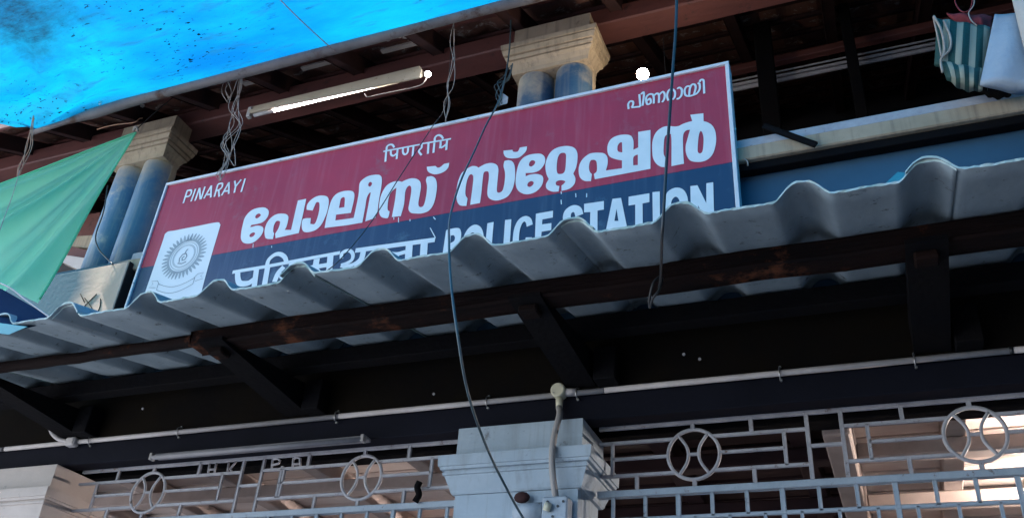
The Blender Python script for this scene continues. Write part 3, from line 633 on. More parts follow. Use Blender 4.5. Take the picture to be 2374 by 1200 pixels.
for r_ in range(rows):
    y = 2.86 + r_ * 0.26 * math.cos(0); 
    for c_ in range(56):
        x = -7.5 + c_ * 0.235
        mtx = Matrix.Translation((x, y, roofz(y) + 0.092 + random.uniform(0, 0.006))) @ Matrix.Rotation(ang, 4, 'X') @ Matrix.Rotation(R(random.uniform(-1.5, 1.5)), 4, 'Z')
        if count < 290 and -6.2 < x < 1.0 and r_ < 10:
            o = bpy.data.objects.new('roof_tile', td); C.objects.link(o); o.parent = roof; o.matrix_world = roof.matrix_world @ mtx if False else mtx
            o.matrix_parent_inverse = roof.matrix_world.inverted(); o.matrix_basis = mtx; count += 1
        else:
            vs = [bmr.verts.new(mtx @ v.co) for v in td.vertices]
            for f in td.polygons: bmr.faces.new([vs[i] for i in f.vertices])
o = bm_obj('roof_tile_field', bmr, m_tile, roof); o['kind'] = 'stuff'
box('roof_end', (-12, 6.4, Z + 5.2), (5.6, 6.6, Z + 5.8), m_darkroof, roof)

# ---------------------------------------------------------------- the sign
SY = 2.99
def sp(px, py, lift=0.0): return at(px, py, SY - lift)
zt = Z + 0.979 * SY; zb = Z + 0.690 * SY; xl = -1.162 * SY; xrr = -0.128 * SY; zm = Z + 0.7945 * SY
sign = thing('police_station_sign', 'long red and blue police station sign board in Malayalam, Hindi and English', 'sign', ((xl + xrr) / 2, SY, zb))
box('red_panel', (xl + 0.004, SY + 0.001, zm + 0.0005), (xrr - 0.004, SY + 0.026, zt - 0.003), m_red, sign)
box('blue_panel', (xl + 0.004, SY + 0.001, zb + 0.003), (xrr - 0.004, SY + 0.026, zm - 0.0005), m_blue, sign)
fw = 0.017
box('frame_strip', (xl, SY - 0.010, zt - fw), (xrr, SY + 0.03, zt), m_whitebar, sign, 0.002)
box('frame_strip', (xl, SY - 0.010, zb), (xrr, SY + 0.03, zb + fw), m_whitebar, sign, 0.002)
box('frame_strip', (xl, SY - 0.0095, zb + fw + 0.0005), (xl + fw * 0.8, SY + 0.03, zt - fw - 0.0005), m_whitebar, sign, 0.002)
box('frame_strip', (xrr - fw, SY - 0.0095, zb + fw + 0.0005), (xrr, SY + 0.055, zt - fw - 0.0005), m_whitebar, sign, 0.002)
for px, py in ((650, 372), (893, 320), (1085, 276), (1212, 253), (330, 590), (310, 655), (1705, 300)):
    q = at(px, py, SY - 0.012); cyl('frame_screw', q, q + Vector((0, -0.002, 0)), 0.004, m_metal, sign, 8)

def outline(pts, ox, oy, s):
    """closed outline, corners kept sharp (third value 1), the rest smoothed"""
    n = len(pts); P = [Vector((ox + p[0] / s, oy + p[1] / s, 0)) for p in pts]; cor = [len(p) > 2 for p in pts]; out = []
    for i in range(n):
        j = (i + 1) % n; p1 = P[i]; p2 = P[j]
        if cor[i] and cor[j]: out.append(p1); continue
        p0 = P[i - 1] if not cor[i] else p1 * 2 - p2
        p3 = P[(j + 1) % n] if not cor[j] else p2 * 2 - p1
        for k in range(5):
            t = k / 5
            out.append(0.5 * ((2 * p1) + (p2 - p0) * t + (2 * p0 - 5 * p1 + 4 * p2 - p3) * t * t + (3 * p1 - p0 - 3 * p2 + p3) * t ** 3))
    return out
def glyph(org, outer, holes=(), extra=()):
    ox, oy, s = org
    loops = [outline(outer, ox, oy, s)] + [outline(h, ox, oy, s) for h in holes]
    flat = [v for l in loops for v in l]
    tris = tessellate_polygon(loops)
    V = [sp(v.x, v.y, 0.0012) for v in flat]
    o = mesh('letter', V, [tuple(t) for t in tris], m_letter, sign)
    bm = bmesh.new(); bm.from_mesh(o.data)
    for f in bm.faces:
        f.normal_update()
        if f.normal.y > 0: f.normal_flip()
    bm.to_mesh(o.data); bm.free()
    return o
def strokes(org, lines, wd, m=None, name='letter', lift=0.0012, smooth=True, parent=None):
    """painted strokes, laid as flat ribbons with round ends"""
    ox, oy, s = org; bm = bmesh.new(); k = 0
    for ln in lines:
        w_ = wd
        if isinstance(ln, tuple): ln, w_ = ln
        P = [Vector((ox + x / s, oy + y / s, 0)) for x, y in ln]
        if smooth: P = smooth_path(P, 5)
        W = [sp(p.x, p.y) for p in P]; hw = w_ * SY / FPX * 0.84
        rows = []
        for i, p in enumerate(W):
            d = (W[min(i + 1, len(W) - 1)] - W[max(i - 1, 0)]); d.y = 0; d.normalize(); nrm = Vector((-d.z, 0, d.x))
            L = lift + 0.00012 * k + 0.00004 * i
            base = Vector((p.x, SY - L, p.z)); rows.append((bm.verts.new(base + nrm * hw), bm.verts.new(base - nrm * hw), base, nrm, d))
        for a, b in zip(rows, rows[1:]): bm.faces.new((a[0], b[0], b[1], a[1]))
        k += 1
    for f in bm.faces:
        f.normal_update()
        if f.normal.y > 0: f.normal_flip()
    me = bpy.data.meshes.new(name); bm.to_mesh(me); bm.free()
    return link_mesh(name, me, m or m_letter, parent or sign)
c = 1
A = (540, 460, 7.5)
glyph(A, [(430,165),(540,155),(610,195),(622,260),(590,340),(520,410),(430,440),(320,460,c),(300,500,c),(340,490),(430,470),(510,490),(530,540),(505,620),(440,700),(350,765),(260,785),(180,765),(140,700),(145,580),(170,460),(200,350),(260,260),(340,195)],
      [[(460,262),(485,285),(465,315),(420,345),(390,335),(395,300),(425,270)], [(370,590),(385,610),(360,650),(320,670),(290,660),(295,625),(330,598)]])
glyph(A, [(860,262),(930,275),(965,320),(955,400),(930,490),(900,545,c),(1010,545,c),(1045,400),(1090,200),(1130,35,c),(1275,5,c),(1230,220),(1190,400),(1145,600,c),(740,690,c),(735,610,c),(790,520),(820,420),(800,390),(750,400),(710,480),(700,570),(718,605,c),(695,705,c),(600,700),(560,670),(550,560),(575,460),(620,380),(690,310),(770,270)])
glyph(A, [(1280,195,c),(1290,110),(1350,30),(1440,-30),(1540,-52),(1640,-30),(1668,60),(1640,220),(1600,330),(1540,450),(1450,540),(1340,580),(1260,585),(1210,550),(1195,460),(1210,370),(1260,345),(1355,340,c),(1345,440,c),(1420,440),(1470,330),(1500,200),(1505,100),(1490,65),(1450,70),(1420,130),(1385,210,c)])
B = (740, 380, 6)
glyph(B, [(75,890,c),(100,750),(150,560),(190,470),(250,410),(340,378),(430,372),(480,395),(490,450),(475,540),(440,680,c),(235,705,c),(225,785,c),(480,750,c),(525,540),(550,400),(560,280),(600,220),(680,170),(780,150),(850,160),(872,220),(860,340),(840,450),(822,560),(810,660),(780,750,c),(640,800,c),(670,640),(700,480),(716,400),(690,415),(660,480),(640,600),(600,815,c),(400,850,c)],
      [[(350,465),(357,500),(350,600,c),(275,612,c),(285,560),(300,490),(325,465)], [(715,250),(735,270),(720,305),(695,315),(682,290),(695,260)]])
glyph(B, [(1120,240,c),(1040,245),(950,290),(890,370),(850,470),(832,600),(838,690),(870,740),(940,755),(965,730),(980,660,c),(955,640),(952,580),(970,460),(1010,380),(1075,330,c),(1055,500),(1010,738,c),(1135,725,c),(1180,560),(1195,400),(1220,330),(1255,302),(1280,330),(1275,430),(1250,560),(1242,630),(1275,678),(1350,690),(1440,685),(1530,645),(1590,560),(1625,430),(1638,300),(1620,210),(1570,172),(1500,178,c),(1485,230),(1500,310),(1490,430),(1460,560),(1425,598),(1390,590),(1380,540),(1400,420),(1415,320),(1405,250),(1360,210),(1280,200),(1200,225),(1150,250,c)])
glyph(B, [(1497,40,c),(1615,28,c),(1650,52),(1690,40),(1735,0,c),(1809,-15,c),(1795,50),(1750,100),(1690,130),(1610,145),(1540,125),(1505,90)])
K = (1040, 320, 7.5)
glyph(K, [(480,490,c),(400,490),(300,550),(220,620),(170,740),(140,880),(135,1000),(150,1100),(200,1170),(310,1180,c),(330,1050,c),(295,990),(295,880),(320,740),(360,650),(400,630),(430,660,c),(425,780),(375,1160,c),(545,1130,c),(570,950),(590,750),(610,610),(650,580),(695,595),(700,700),(680,850),(675,980),(710,1050),(800,1085),(900,1075),(1020,1020),(1090,930),(1130,830),(1155,680),(1150,500),(1110,410),(1040,385),(970,400,c),(955,490),(980,600),(975,750),(950,880),(920,930),(870,950),(840,920),(845,800),(860,650),(865,540),(840,470),(760,435),(660,445),(580,480),(520,515,c)])
glyph(K, [(955,220,c),(1110,205,c),(1125,238),(1200,235),(1240,165,c),(1365,145,c),(1350,220),(1290,290),(1210,345),(1080,355),(1000,335),(960,280)])
glyph(K, [(1500,275),(1600,275),(1665,320),(1680,400),(1650,480),(1580,560),(1480,600),(1340,610,c),(1340,665,c),(1420,635),(1540,625),(1630,660),(1645,740),(1610,840),(1520,930),(1400,975),(1290,965),(1200,900),(1165,780),(1180,600),(1220,450),(1290,350),(1390,295)],
      [[(1470,388),(1505,410),(1490,460),(1440,495),(1400,480),(1405,430),(1435,395)], [(1450,750),(1480,775),(1460,820),(1410,850),(1370,830),(1380,785),(1415,755)]])
D = (1250, 300, 6.667)
glyph(D, [(450,258),(540,285),(588,360),(590,480),(570,590),(528,682,c),(560,760),(540,850),(460,920),(345,950,c),(345,868,c),(385,835),(400,800),(340,785),(275,800),(255,830),(268,862),(312,875,c),(300,960,c),(200,960),(120,920),(105,850),(148,768,c),(110,680),(95,560),(120,450),(170,360),(240,300),(340,265)],
      [[(370,362),(410,380),(415,450),(405,600),(380,670),(320,690),(280,670),(270,580),(285,450),(320,380)]])
glyph(D, [(920,360),(1000,370),(1050,420),(1060,500),(1050,570),(1030,635,c),(1280,600,c),(1280,480,c),(1180,460),(1090,420),(1055,340),(1060,240),(1110,150),(1200,100),(1320,80),(1410,95),(1450,150),(1460,230),(1455,315,c),(1530,280,c),(1530,40,c),(1720,10,c),(1720,610,c),(860,770,c),(845,690,c),(890,640),(890,520),(870,480),(830,470),(790,490),(770,570),(780,650),(815,690,c),(800,800,c),(700,795),(630,740),(610,640),(625,540),(680,450),(770,380),(850,362)],
      [[(1280,200,c),(1285,355,c),(1240,350),(1210,320),(1215,250),(1250,205)], [(1525,390,c),(1525,550,c),(1455,555,c),(1455,440),(1490,400)]])
E_ = (1490, 250, 8.571)
glyph(E_, [(500,365),(400,385),(300,450),(230,550),(190,700),(190,880),(210,1010),(270,1110),(360,1170),(450,1180,c),(450,990,c),(415,900),(420,700),(440,580),(490,530),(560,520,c),(572,700),(570,1160,c),(820,1110,c),(805,900),(800,600),(820,500),(870,450),(940,435,c),(910,540),(880,650),(855,750),(855,870),(890,980),(950,1050),(1050,1075),(1180,1070),(1300,1020),(1390,920),(1440,780),(1460,620),(1440,460),(1380,350),(1290,290),(1210,265,c),(1205,110,c),(945,140,c),(985,265,c),(900,285),(800,320),(720,360),(650,372,c)],
      [[(1155,460),(1190,510),(1210,620),(1200,800),(1180,880),(1135,905),(1095,870),(1095,750),(1110,580),(1130,500)]])
Fz = (1290, 410, 6.087)
strokes(Fz, [[(325,545),(300,470),(235,450),(165,500),(150,590),(200,650),(280,700),(305,780),(260,860),(190,870),(140,820)]], 15)
glyph(Fz, [(390,380,c),(670,340,c),(670,460,c),(580,475,c),(578,800,c),(470,810,c),(478,495,c),(390,500,c)])
glyph(Fz, [(790,310,c),(912,295,c),(1015,800,c),(900,815,c),(888,730,c),(800,742,c),(785,830,c),(680,840,c)], [[(848,450,c),(875,620,c),(818,620,c)]])
glyph(Fz, [(1018,280,c),(1312,230,c),(1312,355,c),(1215,375,c),(1220,790,c),(1112,800,c),(1112,390,c),(1018,405,c)])
glyph(Fz, [(1355,215,c),(1458,205,c),(1462,770,c),(1362,780,c)])
glyph(Fz, [(1545,260),(1600,185),(1700,150),(1790,180),(1845,270),(1858,400),(1850,560),(1800,680),(1700,720),(1600,700),(1545,600),(1532,420)], [[(1680,280),(1730,320),(1745,420),(1740,540),(1690,600),(1640,580),(1612,480),(1625,340)]])
glyph(Fz, [(1890,130,c),(1990,118,c),(2115,370,c),(2115,90,c),(2212,75,c),(2228,660,c),(2130,675,c),(2000,400,c),(2005,690,c),(1900,700,c)])
G = (1020, 470, 7.913)
glyph(G, [(112,505,c),(160,485),(320,460),(378,500),(387,620),(345,760),(265,845),(165,858,c),(150,990,c),(40,995,c)], [[(200,600,c),(250,595),(275,640),(255,700),(190,738,c)]])
glyph(G, [(425,680),(460,560),(540,450),(640,400),(730,430),(785,520),(802,660),(780,800),(720,900),(620,950),(500,930),(430,830)], [[(600,545),(655,580),(672,700),(640,800),(580,830),(530,780),(525,660),(550,580)]])
glyph(G, [(870,375,c),(985,350,c),(950,790,c),(1090,770,c),(1080,880,c),(815,925,c)])
glyph(G, [(1195,315,c),(1310,300,c),(1275,850,c),(1155,868,c)])
strokes(G, [[(1650,420),(1625,330),(1560,295),(1480,345),(1425,460),(1400,600),(1400,740),(1450,820),(1530,830),(1600,770),(1635,640)]], 12)
glyph(G, [(1760,200,c),(2075,145,c),(2070,270,c),(1880,305,c),(1872,395,c),(2045,370,c),(2040,500,c),(1865,530,c),(1850,690,c),(2030,660,c),(2020,790,c),(1735,830,c)])
# Hindi line at the bottom, cut off by the awning
Hz = (530, 540, 6)
strokes(Hz, [([(55,545),(500,470),(820,410),(1180,342),(1550,275)], 8)], 8, smooth=False, name='headline', lift=0.0008)
strokes(Hz, [([(128,540),(132,640),(165,700),(270,700),(350,650)], 13), ([(392,490),(352,790)], 13)], 13)
strokes(Hz, [([(535,460),(560,375),(640,305),(720,295),(785,340),(810,415)], 10), ([(545,470),(495,760)], 13)], 10)
strokes(Hz, [([(770,470),(690,560),(640,680)], 12), ([(880,420),(830,720)], 13), ([(700,560),(760,620),(840,600)], 10)], 12)
strokes(Hz, [([(1230,360),(1200,470),(1110,500)], 14), ([(1220,470),(1400,440)], 10), ([(1420,310),(1392,640)], 14), ([(1180,490),(1240,540),(1290,620)], 12)], 12)
I_ = (780, 520, 7.5)
strokes(I_, [([(90,600),(95,510),(160,465),(245,465),(290,530),(270,620),(180,680),(80,715)], 8), ([(80,715),(170,730),(310,690),(420,600),(455,480)], 8.5), ([(485,450),(440,620),(330,740)], 10)], 9)
strokes(I_, [([(330,455),(1715,268)], 10.5)], 10, smooth=False, name='headline', lift=0.0008)
strokes(I_, [([(690,420),(660,720)], 13)], 13)
strokes(I_, [([(890,500),(1040,520),(1200,480)], 9), ([(1270,340),(1245,700)], 15), ([(1010,520),(1060,580)], 10)], 10)
strokes(I_, [([(1530,310),(1505,680)], 15)], 15)
J = (880, 310, 13.19)
strokes(J, [[(120,545),(600,455),(1230,335)], [(1290,312),(1700,245),(2185,160)]], 4.0, smooth=False, name='headline', lift=0.0008)
strokes(J, [[(215,500),(230,400),(310,345),(400,350),(455,430)], [(210,500),(180,860)]], 4.6)
strokes(J, [[(350,500),(355,640),(430,680),(540,600)], [(555,480),(525,780)]], 4.6)
strokes(J, [[(720,450),(720,580),(780,640),(860,580),(880,430)], [(1040,390),(1010,700)]], 4.6)
strokes(J, [[(1290,330),(1290,430),(1205,540),(1290,665)]], 4.6)
strokes(J, [[(1500,300),(1480,620)]], 4.8)
strokes(J, [[(1690,270),(1700,130),(1790,55),(1890,80),(1950,165)], [(1680,280),(1650,590)]], 4.8)
strokes(J, [[(1870,200),(1870,330),(1850,450)], [(1870,440),(1950,400),(2040,330)], [(2070,180),(2040,505)]], 4.8)
Kz = (1440, 170, 10.79)
for ls in ([[(190,900),(180,780),(230,710),(300,720),(300,800),(262,862)], [(262,862),(482,838)], [(482,838),(458,530)]], [[(500,530),(560,480),(572,560),(540,820)]],
           [[(640,700),(720,640),(745,740),(665,785),(630,700),(632,610),(700,540),(790,540),(820,620),(820,770)], [(825,560),(900,510),(950,560),(945,750)], [(955,545),(1040,470),(1092,530),(1080,650),(1030,735)]],
           [[(1180,690),(1150,560),(1200,430),(1290,410),(1350,480),(1342,600),(1290,670)]], [[(1400,395),(1460,365),(1520,420),(1508,560),(1440,640),(1390,645)]],
           [[(1720,330),(1640,340),(1590,430),(1610,550),(1690,580),(1790,560),(1900,510),(1970,400),(1962,275),(1915,262)], [(1700,570),(1720,400),(1765,300),(1830,285),(1868,360),(1830,530)]], [[(1965,225),(1995,172),(2060,182),(2072,300),(2080,515)]]):
    strokes(Kz, ls, 4.0)
L_ = (410, 400, 13.19)
for ls in ([[(200,940),(320,565)], [(305,562),(440,545),(440,650),(380,725),(280,745)]], [[(440,885),(575,500)]], [[(560,865),(700,470)], [(700,480),(722,815)], [(740,820),(865,435)]],
           [[(830,795),(1060,400)], [(1060,400),(1040,765)], [(930,680),(1040,665)]], [[(1150,745),(1260,360)], [(1260,360),(1390,335),(1390,440),(1310,525),(1220,560)], [(1285,540),(1300,740)]],
           [[(1370,705),(1600,300)], [(1600,300),(1590,655)], [(1460,575),(1590,560)]], [[(1775,255),(1800,430)], [(1975,215),(1800,430)], [(1800,430),(1760,620)]], [[(1970,595),(2095,185)]]):
    strokes(L_, ls, 4.6, smooth=len(ls[0]) > 2 or len(ls) > 1 and len(ls[1]) > 2)
# paint drips
strokes(Hz, [[(345,150),(340,205)], [(600,180),(602,205)]], 1.6, name='paint_drip'); strokes(B, [[(1040,740),(1040,775)], [(1105,745),(1105,815)], [(1265,770),(1265,800)], [(1590,740),(1620,775)], [(1545,890),(1620,1030)]], 1.8, name='paint_drip')
strokes(D, [[(340,960),(345,1000)], [(565,990),(570,1050)], [(735,990),(735,1050)], [(340,1090),(345,1160)]], 1.8, name='paint_drip')
# emblem card
Em = (330, 480, 5.455)
ox, oy, s_ = Em
cardpts = outline([(240,480),(300,325),(420,293),(700,238),(940,192),(980,215),(975,270),(830,760),(690,1290,c),(-40,1290,c)], ox, oy, s_)
tri = tessellate_polygon([cardpts]); V = [sp(v.x, v.y, 0.0010) for v in cardpts]
card = mesh('emblem_card', V, [tuple(t) for t in tri], m_card, sign)
# plane coordinates from the card's own axes
oc = sp(ox + 530 / s_, oy + 620 / s_); 
def ep(u, v, l): return Vector((oc.x + u, SY - l, oc.z + v))
RR = 0.138
bm = bmesh.new(); N_ = 34
def band(bm, pts, hw, l):
    rows = []
    for i, p in enumerate(pts):
        d = Vector(pts[min(i + 1, len(pts) - 1)]) - Vector(pts[max(i - 1, 0)]); d.normalize(); nx_, ny_ = -d[1], d[0]
        rows.append((bm.verts.new(ep(p[0] + nx_ * hw, p[1] + ny_ * hw, l + i * 1e-6)), bm.verts.new(ep(p[0] - nx_ * hw, p[1] - ny_ * hw, l + i * 1e-6))))
    for a, b in zip(rows, rows[1:]): bm.faces.new((a[0], b[0], b[1], a[1]))
def done(bm, name, m):
    for f in bm.faces:
        f.normal_update()
        if f.normal.y > 0: f.normal_flip()
    me = bpy.data.meshes.new(name); bm.to_mesh(me); bm.free(); return link_mesh(name, me, m, card)
for i in range(N_):      # sun rays
    a = 2 * math.pi * i / N_; rr = [bm.verts.new(ep(r * math.cos(b), r * math.sin(b), 0.0016)) for r, b in ((RR * .72, a - .078), (RR * .86, a - 0.062), (RR * 1.0, a - 0.02), (RR * 1.0, a + 0.02), (RR * .86, a + 0.062), (RR * .72, a + .078))]
    bm.faces.new(rr)
done(bm, 'ray_ring', m_ink)
bm = bmesh.new()
for r, hw in ((0.71, 0.007), (0.60, 0.0016), (0.50, 0.0016), (0.46, 0.0012)):
    band(bm, [(RR * r * math.cos(t_ * math.pi / 30), RR * r * math.sin(t_ * math.pi / 30)) for t_ in range(61)], hw, 0.0018 + r * 0.0002)
done(bm, 'ring_line', m_ink)
bm = bmesh.new()         # conch, small base figure and banner
band(bm, [(-0.020, -0.035), (-0.026, -0.01), (-0.012, 0.012), (0.010, 0.014), (0.020, -0.004), (0.012, -0.024), (-0.004, -0.026), (-0.008, -0.010), (0.004, -0.002)], 0.0032, 0.0022)
band(bm, [(-0.028, -0.040), (0.0, -0.046), (0.026, -0.038)], 0.003, 0.00225)
band(bm, [(0.0, 0.014), (0.006, 0.034), (0.014, 0.040)], 0.003, 0.0023)
band(bm, [(-0.014, 0.092), (-0.004, 0.112), (0.0, 0.092), (0.006, 0.112), (0.016, 0.094)], 0.0042, 0.0023)
done(bm, 'conch_figure', m_inkd)
bm = bmesh.new()
up = [(-0.115 + 0.23 * i / 16, -0.148 - 0.034 * math.sin(math.pi * i / 16)) for i in range(17)]
dn = [(x, y - 0.036) for x, y in up]
band(bm, up, 0.0013, 0.0020); band(bm, dn, 0.0013, 0.0021)
band(bm, [up[0], dn[0]], 0.0013, 0.0022); band(bm, [up[-1], dn[-1]], 0.0013, 0.0022)
for s in (-1, 1):
    x0, y0 = (up[0] if s < 0 else up[-1]); band(bm, [(x0 - s * 0.01, y0 - 0.008), (x0 + s * 0.012, y0 + 0.020), (x0 + s * 0.05, y0 + 0.022), (x0 + s * 0.036, y0 + 0.004), (x0 + s * 0.054, y0 - 0.014), (x0 + s * 0.01, y0 - 0.022)], 0.0013, 0.0023)
done(bm, 'banner_outline', m_inkd)

# ---------------------------------------------------------------- lit tube and bulb
a = at(583, 262, 3.16); b = at(975, 162, 3.16)
t = thing('lit_tube_light', 'lit white tube lamp in a cream batten hanging under the roof above the sign', 'lamp', ((a.x + b.x) / 2, 3.16, a.z))
zc = (a.z + b.z) / 2
box('batten', (a.x, 3.145, zc - 0.012), (b.x, 3.20, zc + 0.030), m_bat, t, 0.004)
V = [(x, y, z) for y in (3.135, 3.144) for x, z in ((a.x, zc - 0.008), (b.x + 0.02, zc - 0.008), (b.x + 0.02, zc - 0.074), (a.x + 0.05, zc - 0.032), (a.x, zc - 0.030))]
mesh('batten_lip', V, [(0, 1, 2, 3, 4), (9, 8, 7, 6, 5), (0, 5, 6, 1), (1, 6, 7, 2), (2, 7, 8, 3), (3, 8, 9, 4), (4, 9, 5, 0)], m_bat, t)
cyl('tube', (a.x + 0.17, 3.158, zc - 0.034), (b.x - 0.02, 3.158, zc - 0.030), 0.0115, m_lit, t, 14)
cyl('dead_tube_end', (a.x + 0.03, 3.157, zc - 0.039), (a.x + 0.168, 3.16, zc - 0.036), 0.0115, m_pvc, t, 14)
q = at(992, 172, 3.13); bm = bmesh.new(); bmesh.ops.create_uvsphere(bm, u_segments=16, v_segments=10, radius=0.017, matrix=Matrix.Translation(q)); bm_obj('glowing_end', bm, m_spark, t, True)
box('end_holder', (a.x - 0.014, 3.135, zc - 0.056), (a.x + 0.012, 3.165, zc + 0.02), m_pvc, t, 0.003)
tube('loose_wire', [at(845, 218, 3.15), at(850, 224, 3.13), at(858, 224, 3.14), at(905, 214, 3.15), at(950, 205, 3.15), at(978, 196, 3.15), at(990, 180, 3.15)], 0.003, m_string, t, 5)
for px, py in ((640, 243), (645, 247), (822, 200), (828, 203)):
    q = at(px, py, 3.14); box('rust_clip', q - Vector((.008, .004, .008)), q + Vector((.008, .004, .008)), m_oldwood, t, 0.002)
q = at(1490, 172, 3.14)
t = thing('lit_bulb', 'glowing round bulb just above the top edge of the sign right of the twin columns', 'lamp', q)
bm = bmesh.new(); bmesh.ops.create_uvsphere(bm, u_segments=24, v_segments=14, radius=0.029, matrix=Matrix.Translation(q)); bm_obj('globe', bm, m_bulb, t, True)
cyl('holder', q + Vector((0, 0.03, 0.004)), q + Vector((0, 0.09, 0.012)), 0.018, m_blackcable, t, 16)
tube('flex', [q + Vector((0, 0.09, 0.012)), q + Vector((0.02, 0.3, 0.1)), q + Vector((0.03, 0.35, 0.3)), q + Vector((0.03, 0.33, 0.56))], 0.0016, m_blackcable, t, 6)

# ---------------------------------------------------------------- blue roof tarpaulin
tp = thing('blue_tarpaulin', 'bright blue translucent tarpaulin stretched out from the eave over the street', 'tarpaulin', (-2, 2.85, Z + 3.5))
nx, ny = 110, 60; V = []; F = []
HY, HZ = 2.84, 1.236 * 2.84
def tarp_pt(u, v):
    xs = -4.98 + 13.2 * u
    hy = HY - (0.62 * max(0, -4.50 - xs))
    y = hy + (-5.0 - hy) * v
    yd = hy - y
    x = xs + max(0, yd - 1.15) * 0.85 * (1 - u) ** 2
    z = HZ + 0.06 * yd - 0.10 * math.sin(min(1, yd / 1.2) * math.pi) * 0.5
    z += -0.035 * math.exp(-yd / 0.08) * 0 
    z += 0.016 * math.sin(x * 5.3 + yd * 2.0) * min(1, yd * 2) + 0.010 * math.sin(x * 11 - yd * 5) * min(1, yd * 3) + 0.03 * math.sin(x * 1.3 + 1) * min(1, yd)
    # puckers that fan out of the tied corner
    dx = x + 4.52; rad = math.hypot(dx, yd); th_ = math.atan2(yd, dx)
    z += 0.05 * math.sin(th_ * 15) * math.exp(-((rad - 0.38) / 0.30) ** 2) + 0.03 * math.sin(th_ * 9 + 1) * math.exp(-rad / 0.5)
    z -= 0.05 * math.exp(-(dx / 0.5) ** 2) * math.exp(-yd / 0.12)
    # one welded seam
    z += 0.006 * (1 if abs(yd - 0.52 - 0.1 * (x + 3)) < 0.02 else 0)
    return (x, y, Z + z)
for j in range(ny + 1):
    v = (j / ny) ** 1.7
    for i in range(nx + 1): V.append(tarp_pt(i / nx, v))
for j in range(ny):
    for i in range(nx):
        a = j * (nx + 1) + i; F.append((a, a + 1, a + nx + 2, a + nx + 1))
mesh('sheet', V, F, m_tarp, tp, True)
pts = [Vector(tarp_pt(u / 60, 0)) + Vector((0, 0.005, -0.010 - 0.004 * abs(math.sin(u * 0.6)))) for u in range(2, 46)]
bm = bmesh.new(); rr = [0.030 * (1 - 0.25 * i / len(pts) + 0.08 * math.sin(i * 0.9)) * (0.5 if i < 2 else 1) for i in range(len(pts))]
add_tube(bm, pts, rr, 10); bm_obj('rolled_hem', bm, m_hem, tp, True)
tube('seam', [Vector(tarp_pt(u, 0.13 + 0.02 * math.sin(u * 9))) + Vector((0, 0, -0.003)) for u in [0.02 + 0.02 * i for i in range(20)]], 0.0025, m_skirt, tp, 5)
for px, py in ((235, 241),):
    q = at(px, py, 2.80); tube('eyelet', [q + Vector((0.012 * math.cos(a), -0.01, 0.012 * math.sin(a))) for a in [k * math.pi / 5 for k in range(10)]], 0.003, m_metal, tp, 6, sm=False, closed=True)

# ---------------------------------------------------------------- green cloth at the left
ctop = (316, 308, 2.98)
def edge(a, b, t): return tuple(a[i] + (b[i] - a[i]) * t for i in range(3))
far_a, far_b = (-420, 520, 2.1), (84, 700, 2.55)
topc = (60, 410, 2.55); 
nu, nv = 46, 60; V = []; F = []
for j in range(nv + 1):
    v = j / nv
    fa = edge(far_a, far_b, v)
    for i in range(nu + 1):
        u = i / nu
        q = edge(ctop, fa, u)
        # the upper edge sags, the right edge curves a little
        px = q[0] + (12 if v > 0.9 else 0) * math.sin(u * math.pi) * v; py = q[1] + (1 - v) * 22 * math.sin(u * math.pi) * 0.8 - v * 6 * math.sin(u * math.pi)
        P = at(px, py, q[2]); f = min(1, u * 1.6)
        P.y += f * (0.050 * math.sin(v * 17 + u * 1.5) * (0.4 + 0.6 * u) + 0.022 * math.sin(v * 37 + 2 * u) + 0.012 * math.sin(v * 73 + 5 * u))
        V.append(P)
for j in range(nv):
    for i in range(nu):
        a = j * (nu + 1) + i; F.append((a, a + 1, a + nu + 2, a + nu + 1))
gc = mesh('green_cloth', V, F, m_green, None, True); tag(gc, 'green shade cloth hanging from the left capital in a triangle', 'cloth')
tube('selvedge', [V[i] + Vector((0, -0.004, 0)) for i in range(0, nu + 1, 3)], 0.005, m_green, gc, 6)
tube('selvedge', [V[nv * (nu + 1) + i] + Vector((0, -0.004, 0)) for i in range(0, nu + 1, 3)], 0.006, m_green, gc, 6)
q = at(314, 300, 2.97); o = tube('knot', [q + Vector((-0.012, 0, -0.01)), q + Vector((0.006, -0.01, 0.012)), q + Vector((0.014, 0.006, -0.006)), q + Vector((-0.008, 0.012, 0.008))], 0.007, m_string, gc, 6)
tag(tube('tie_cord', [at(316, 300, 2.97), at(372, 250, 3.0), at(428, 204, 3.05), at(436, 196, 3.1)], 0.0032, m_darkin, None, 6), 'thin dark cord from the green cloth corner up to the roof', 'cord')
tag(tube('capital_twine', [at(225, 300, 3.18), at(262, 290, 3.16), at(310, 284, 3.15), at(322, 276, 3.16), at(330, 274, 3.18)], 0.004, m_orange, None, 6), 'pale frayed twine above the left capital', 'twine')

# scrap pieces seen through the gap left of the left columns
for k, (P4, Y, m_, lb) in enumerate((([(186, 500), (232, 492), (226, 560), (168, 545)], 3.7, m_redwood, 'reddish timber end highest in the gap beside the green cloth'),
                                   ([(168, 548), (214, 545), (208, 575), (160, 570)], 3.6, m_cream, 'pale timber slat in the gap beside the green cloth'),
                                   ([(158, 570), (205, 580), (198, 604), (150, 590)], 3.55, m_redwood, 'brown timber slat below the pale slat in the gap'),
                                   ([(146, 590), (198, 598), (188, 628), (138, 604)], 3.5, m_ceil, 'pale plank end lowest in the gap beside the columns'))):
    Q = [at(x, y, Y) for x, y in P4]; Vv = Q + [p + Vector((0, 0.06, 0)) for p in Q]
    tag(mesh('timber_scrap', Vv, [(0, 3, 2, 1), (4, 5, 6, 7), (0, 1, 5, 4), (1, 2, 6, 5), (2, 3, 7, 6), (3, 0, 4, 7)], m_), lb, 'timber', 'timber ends behind the left columns')
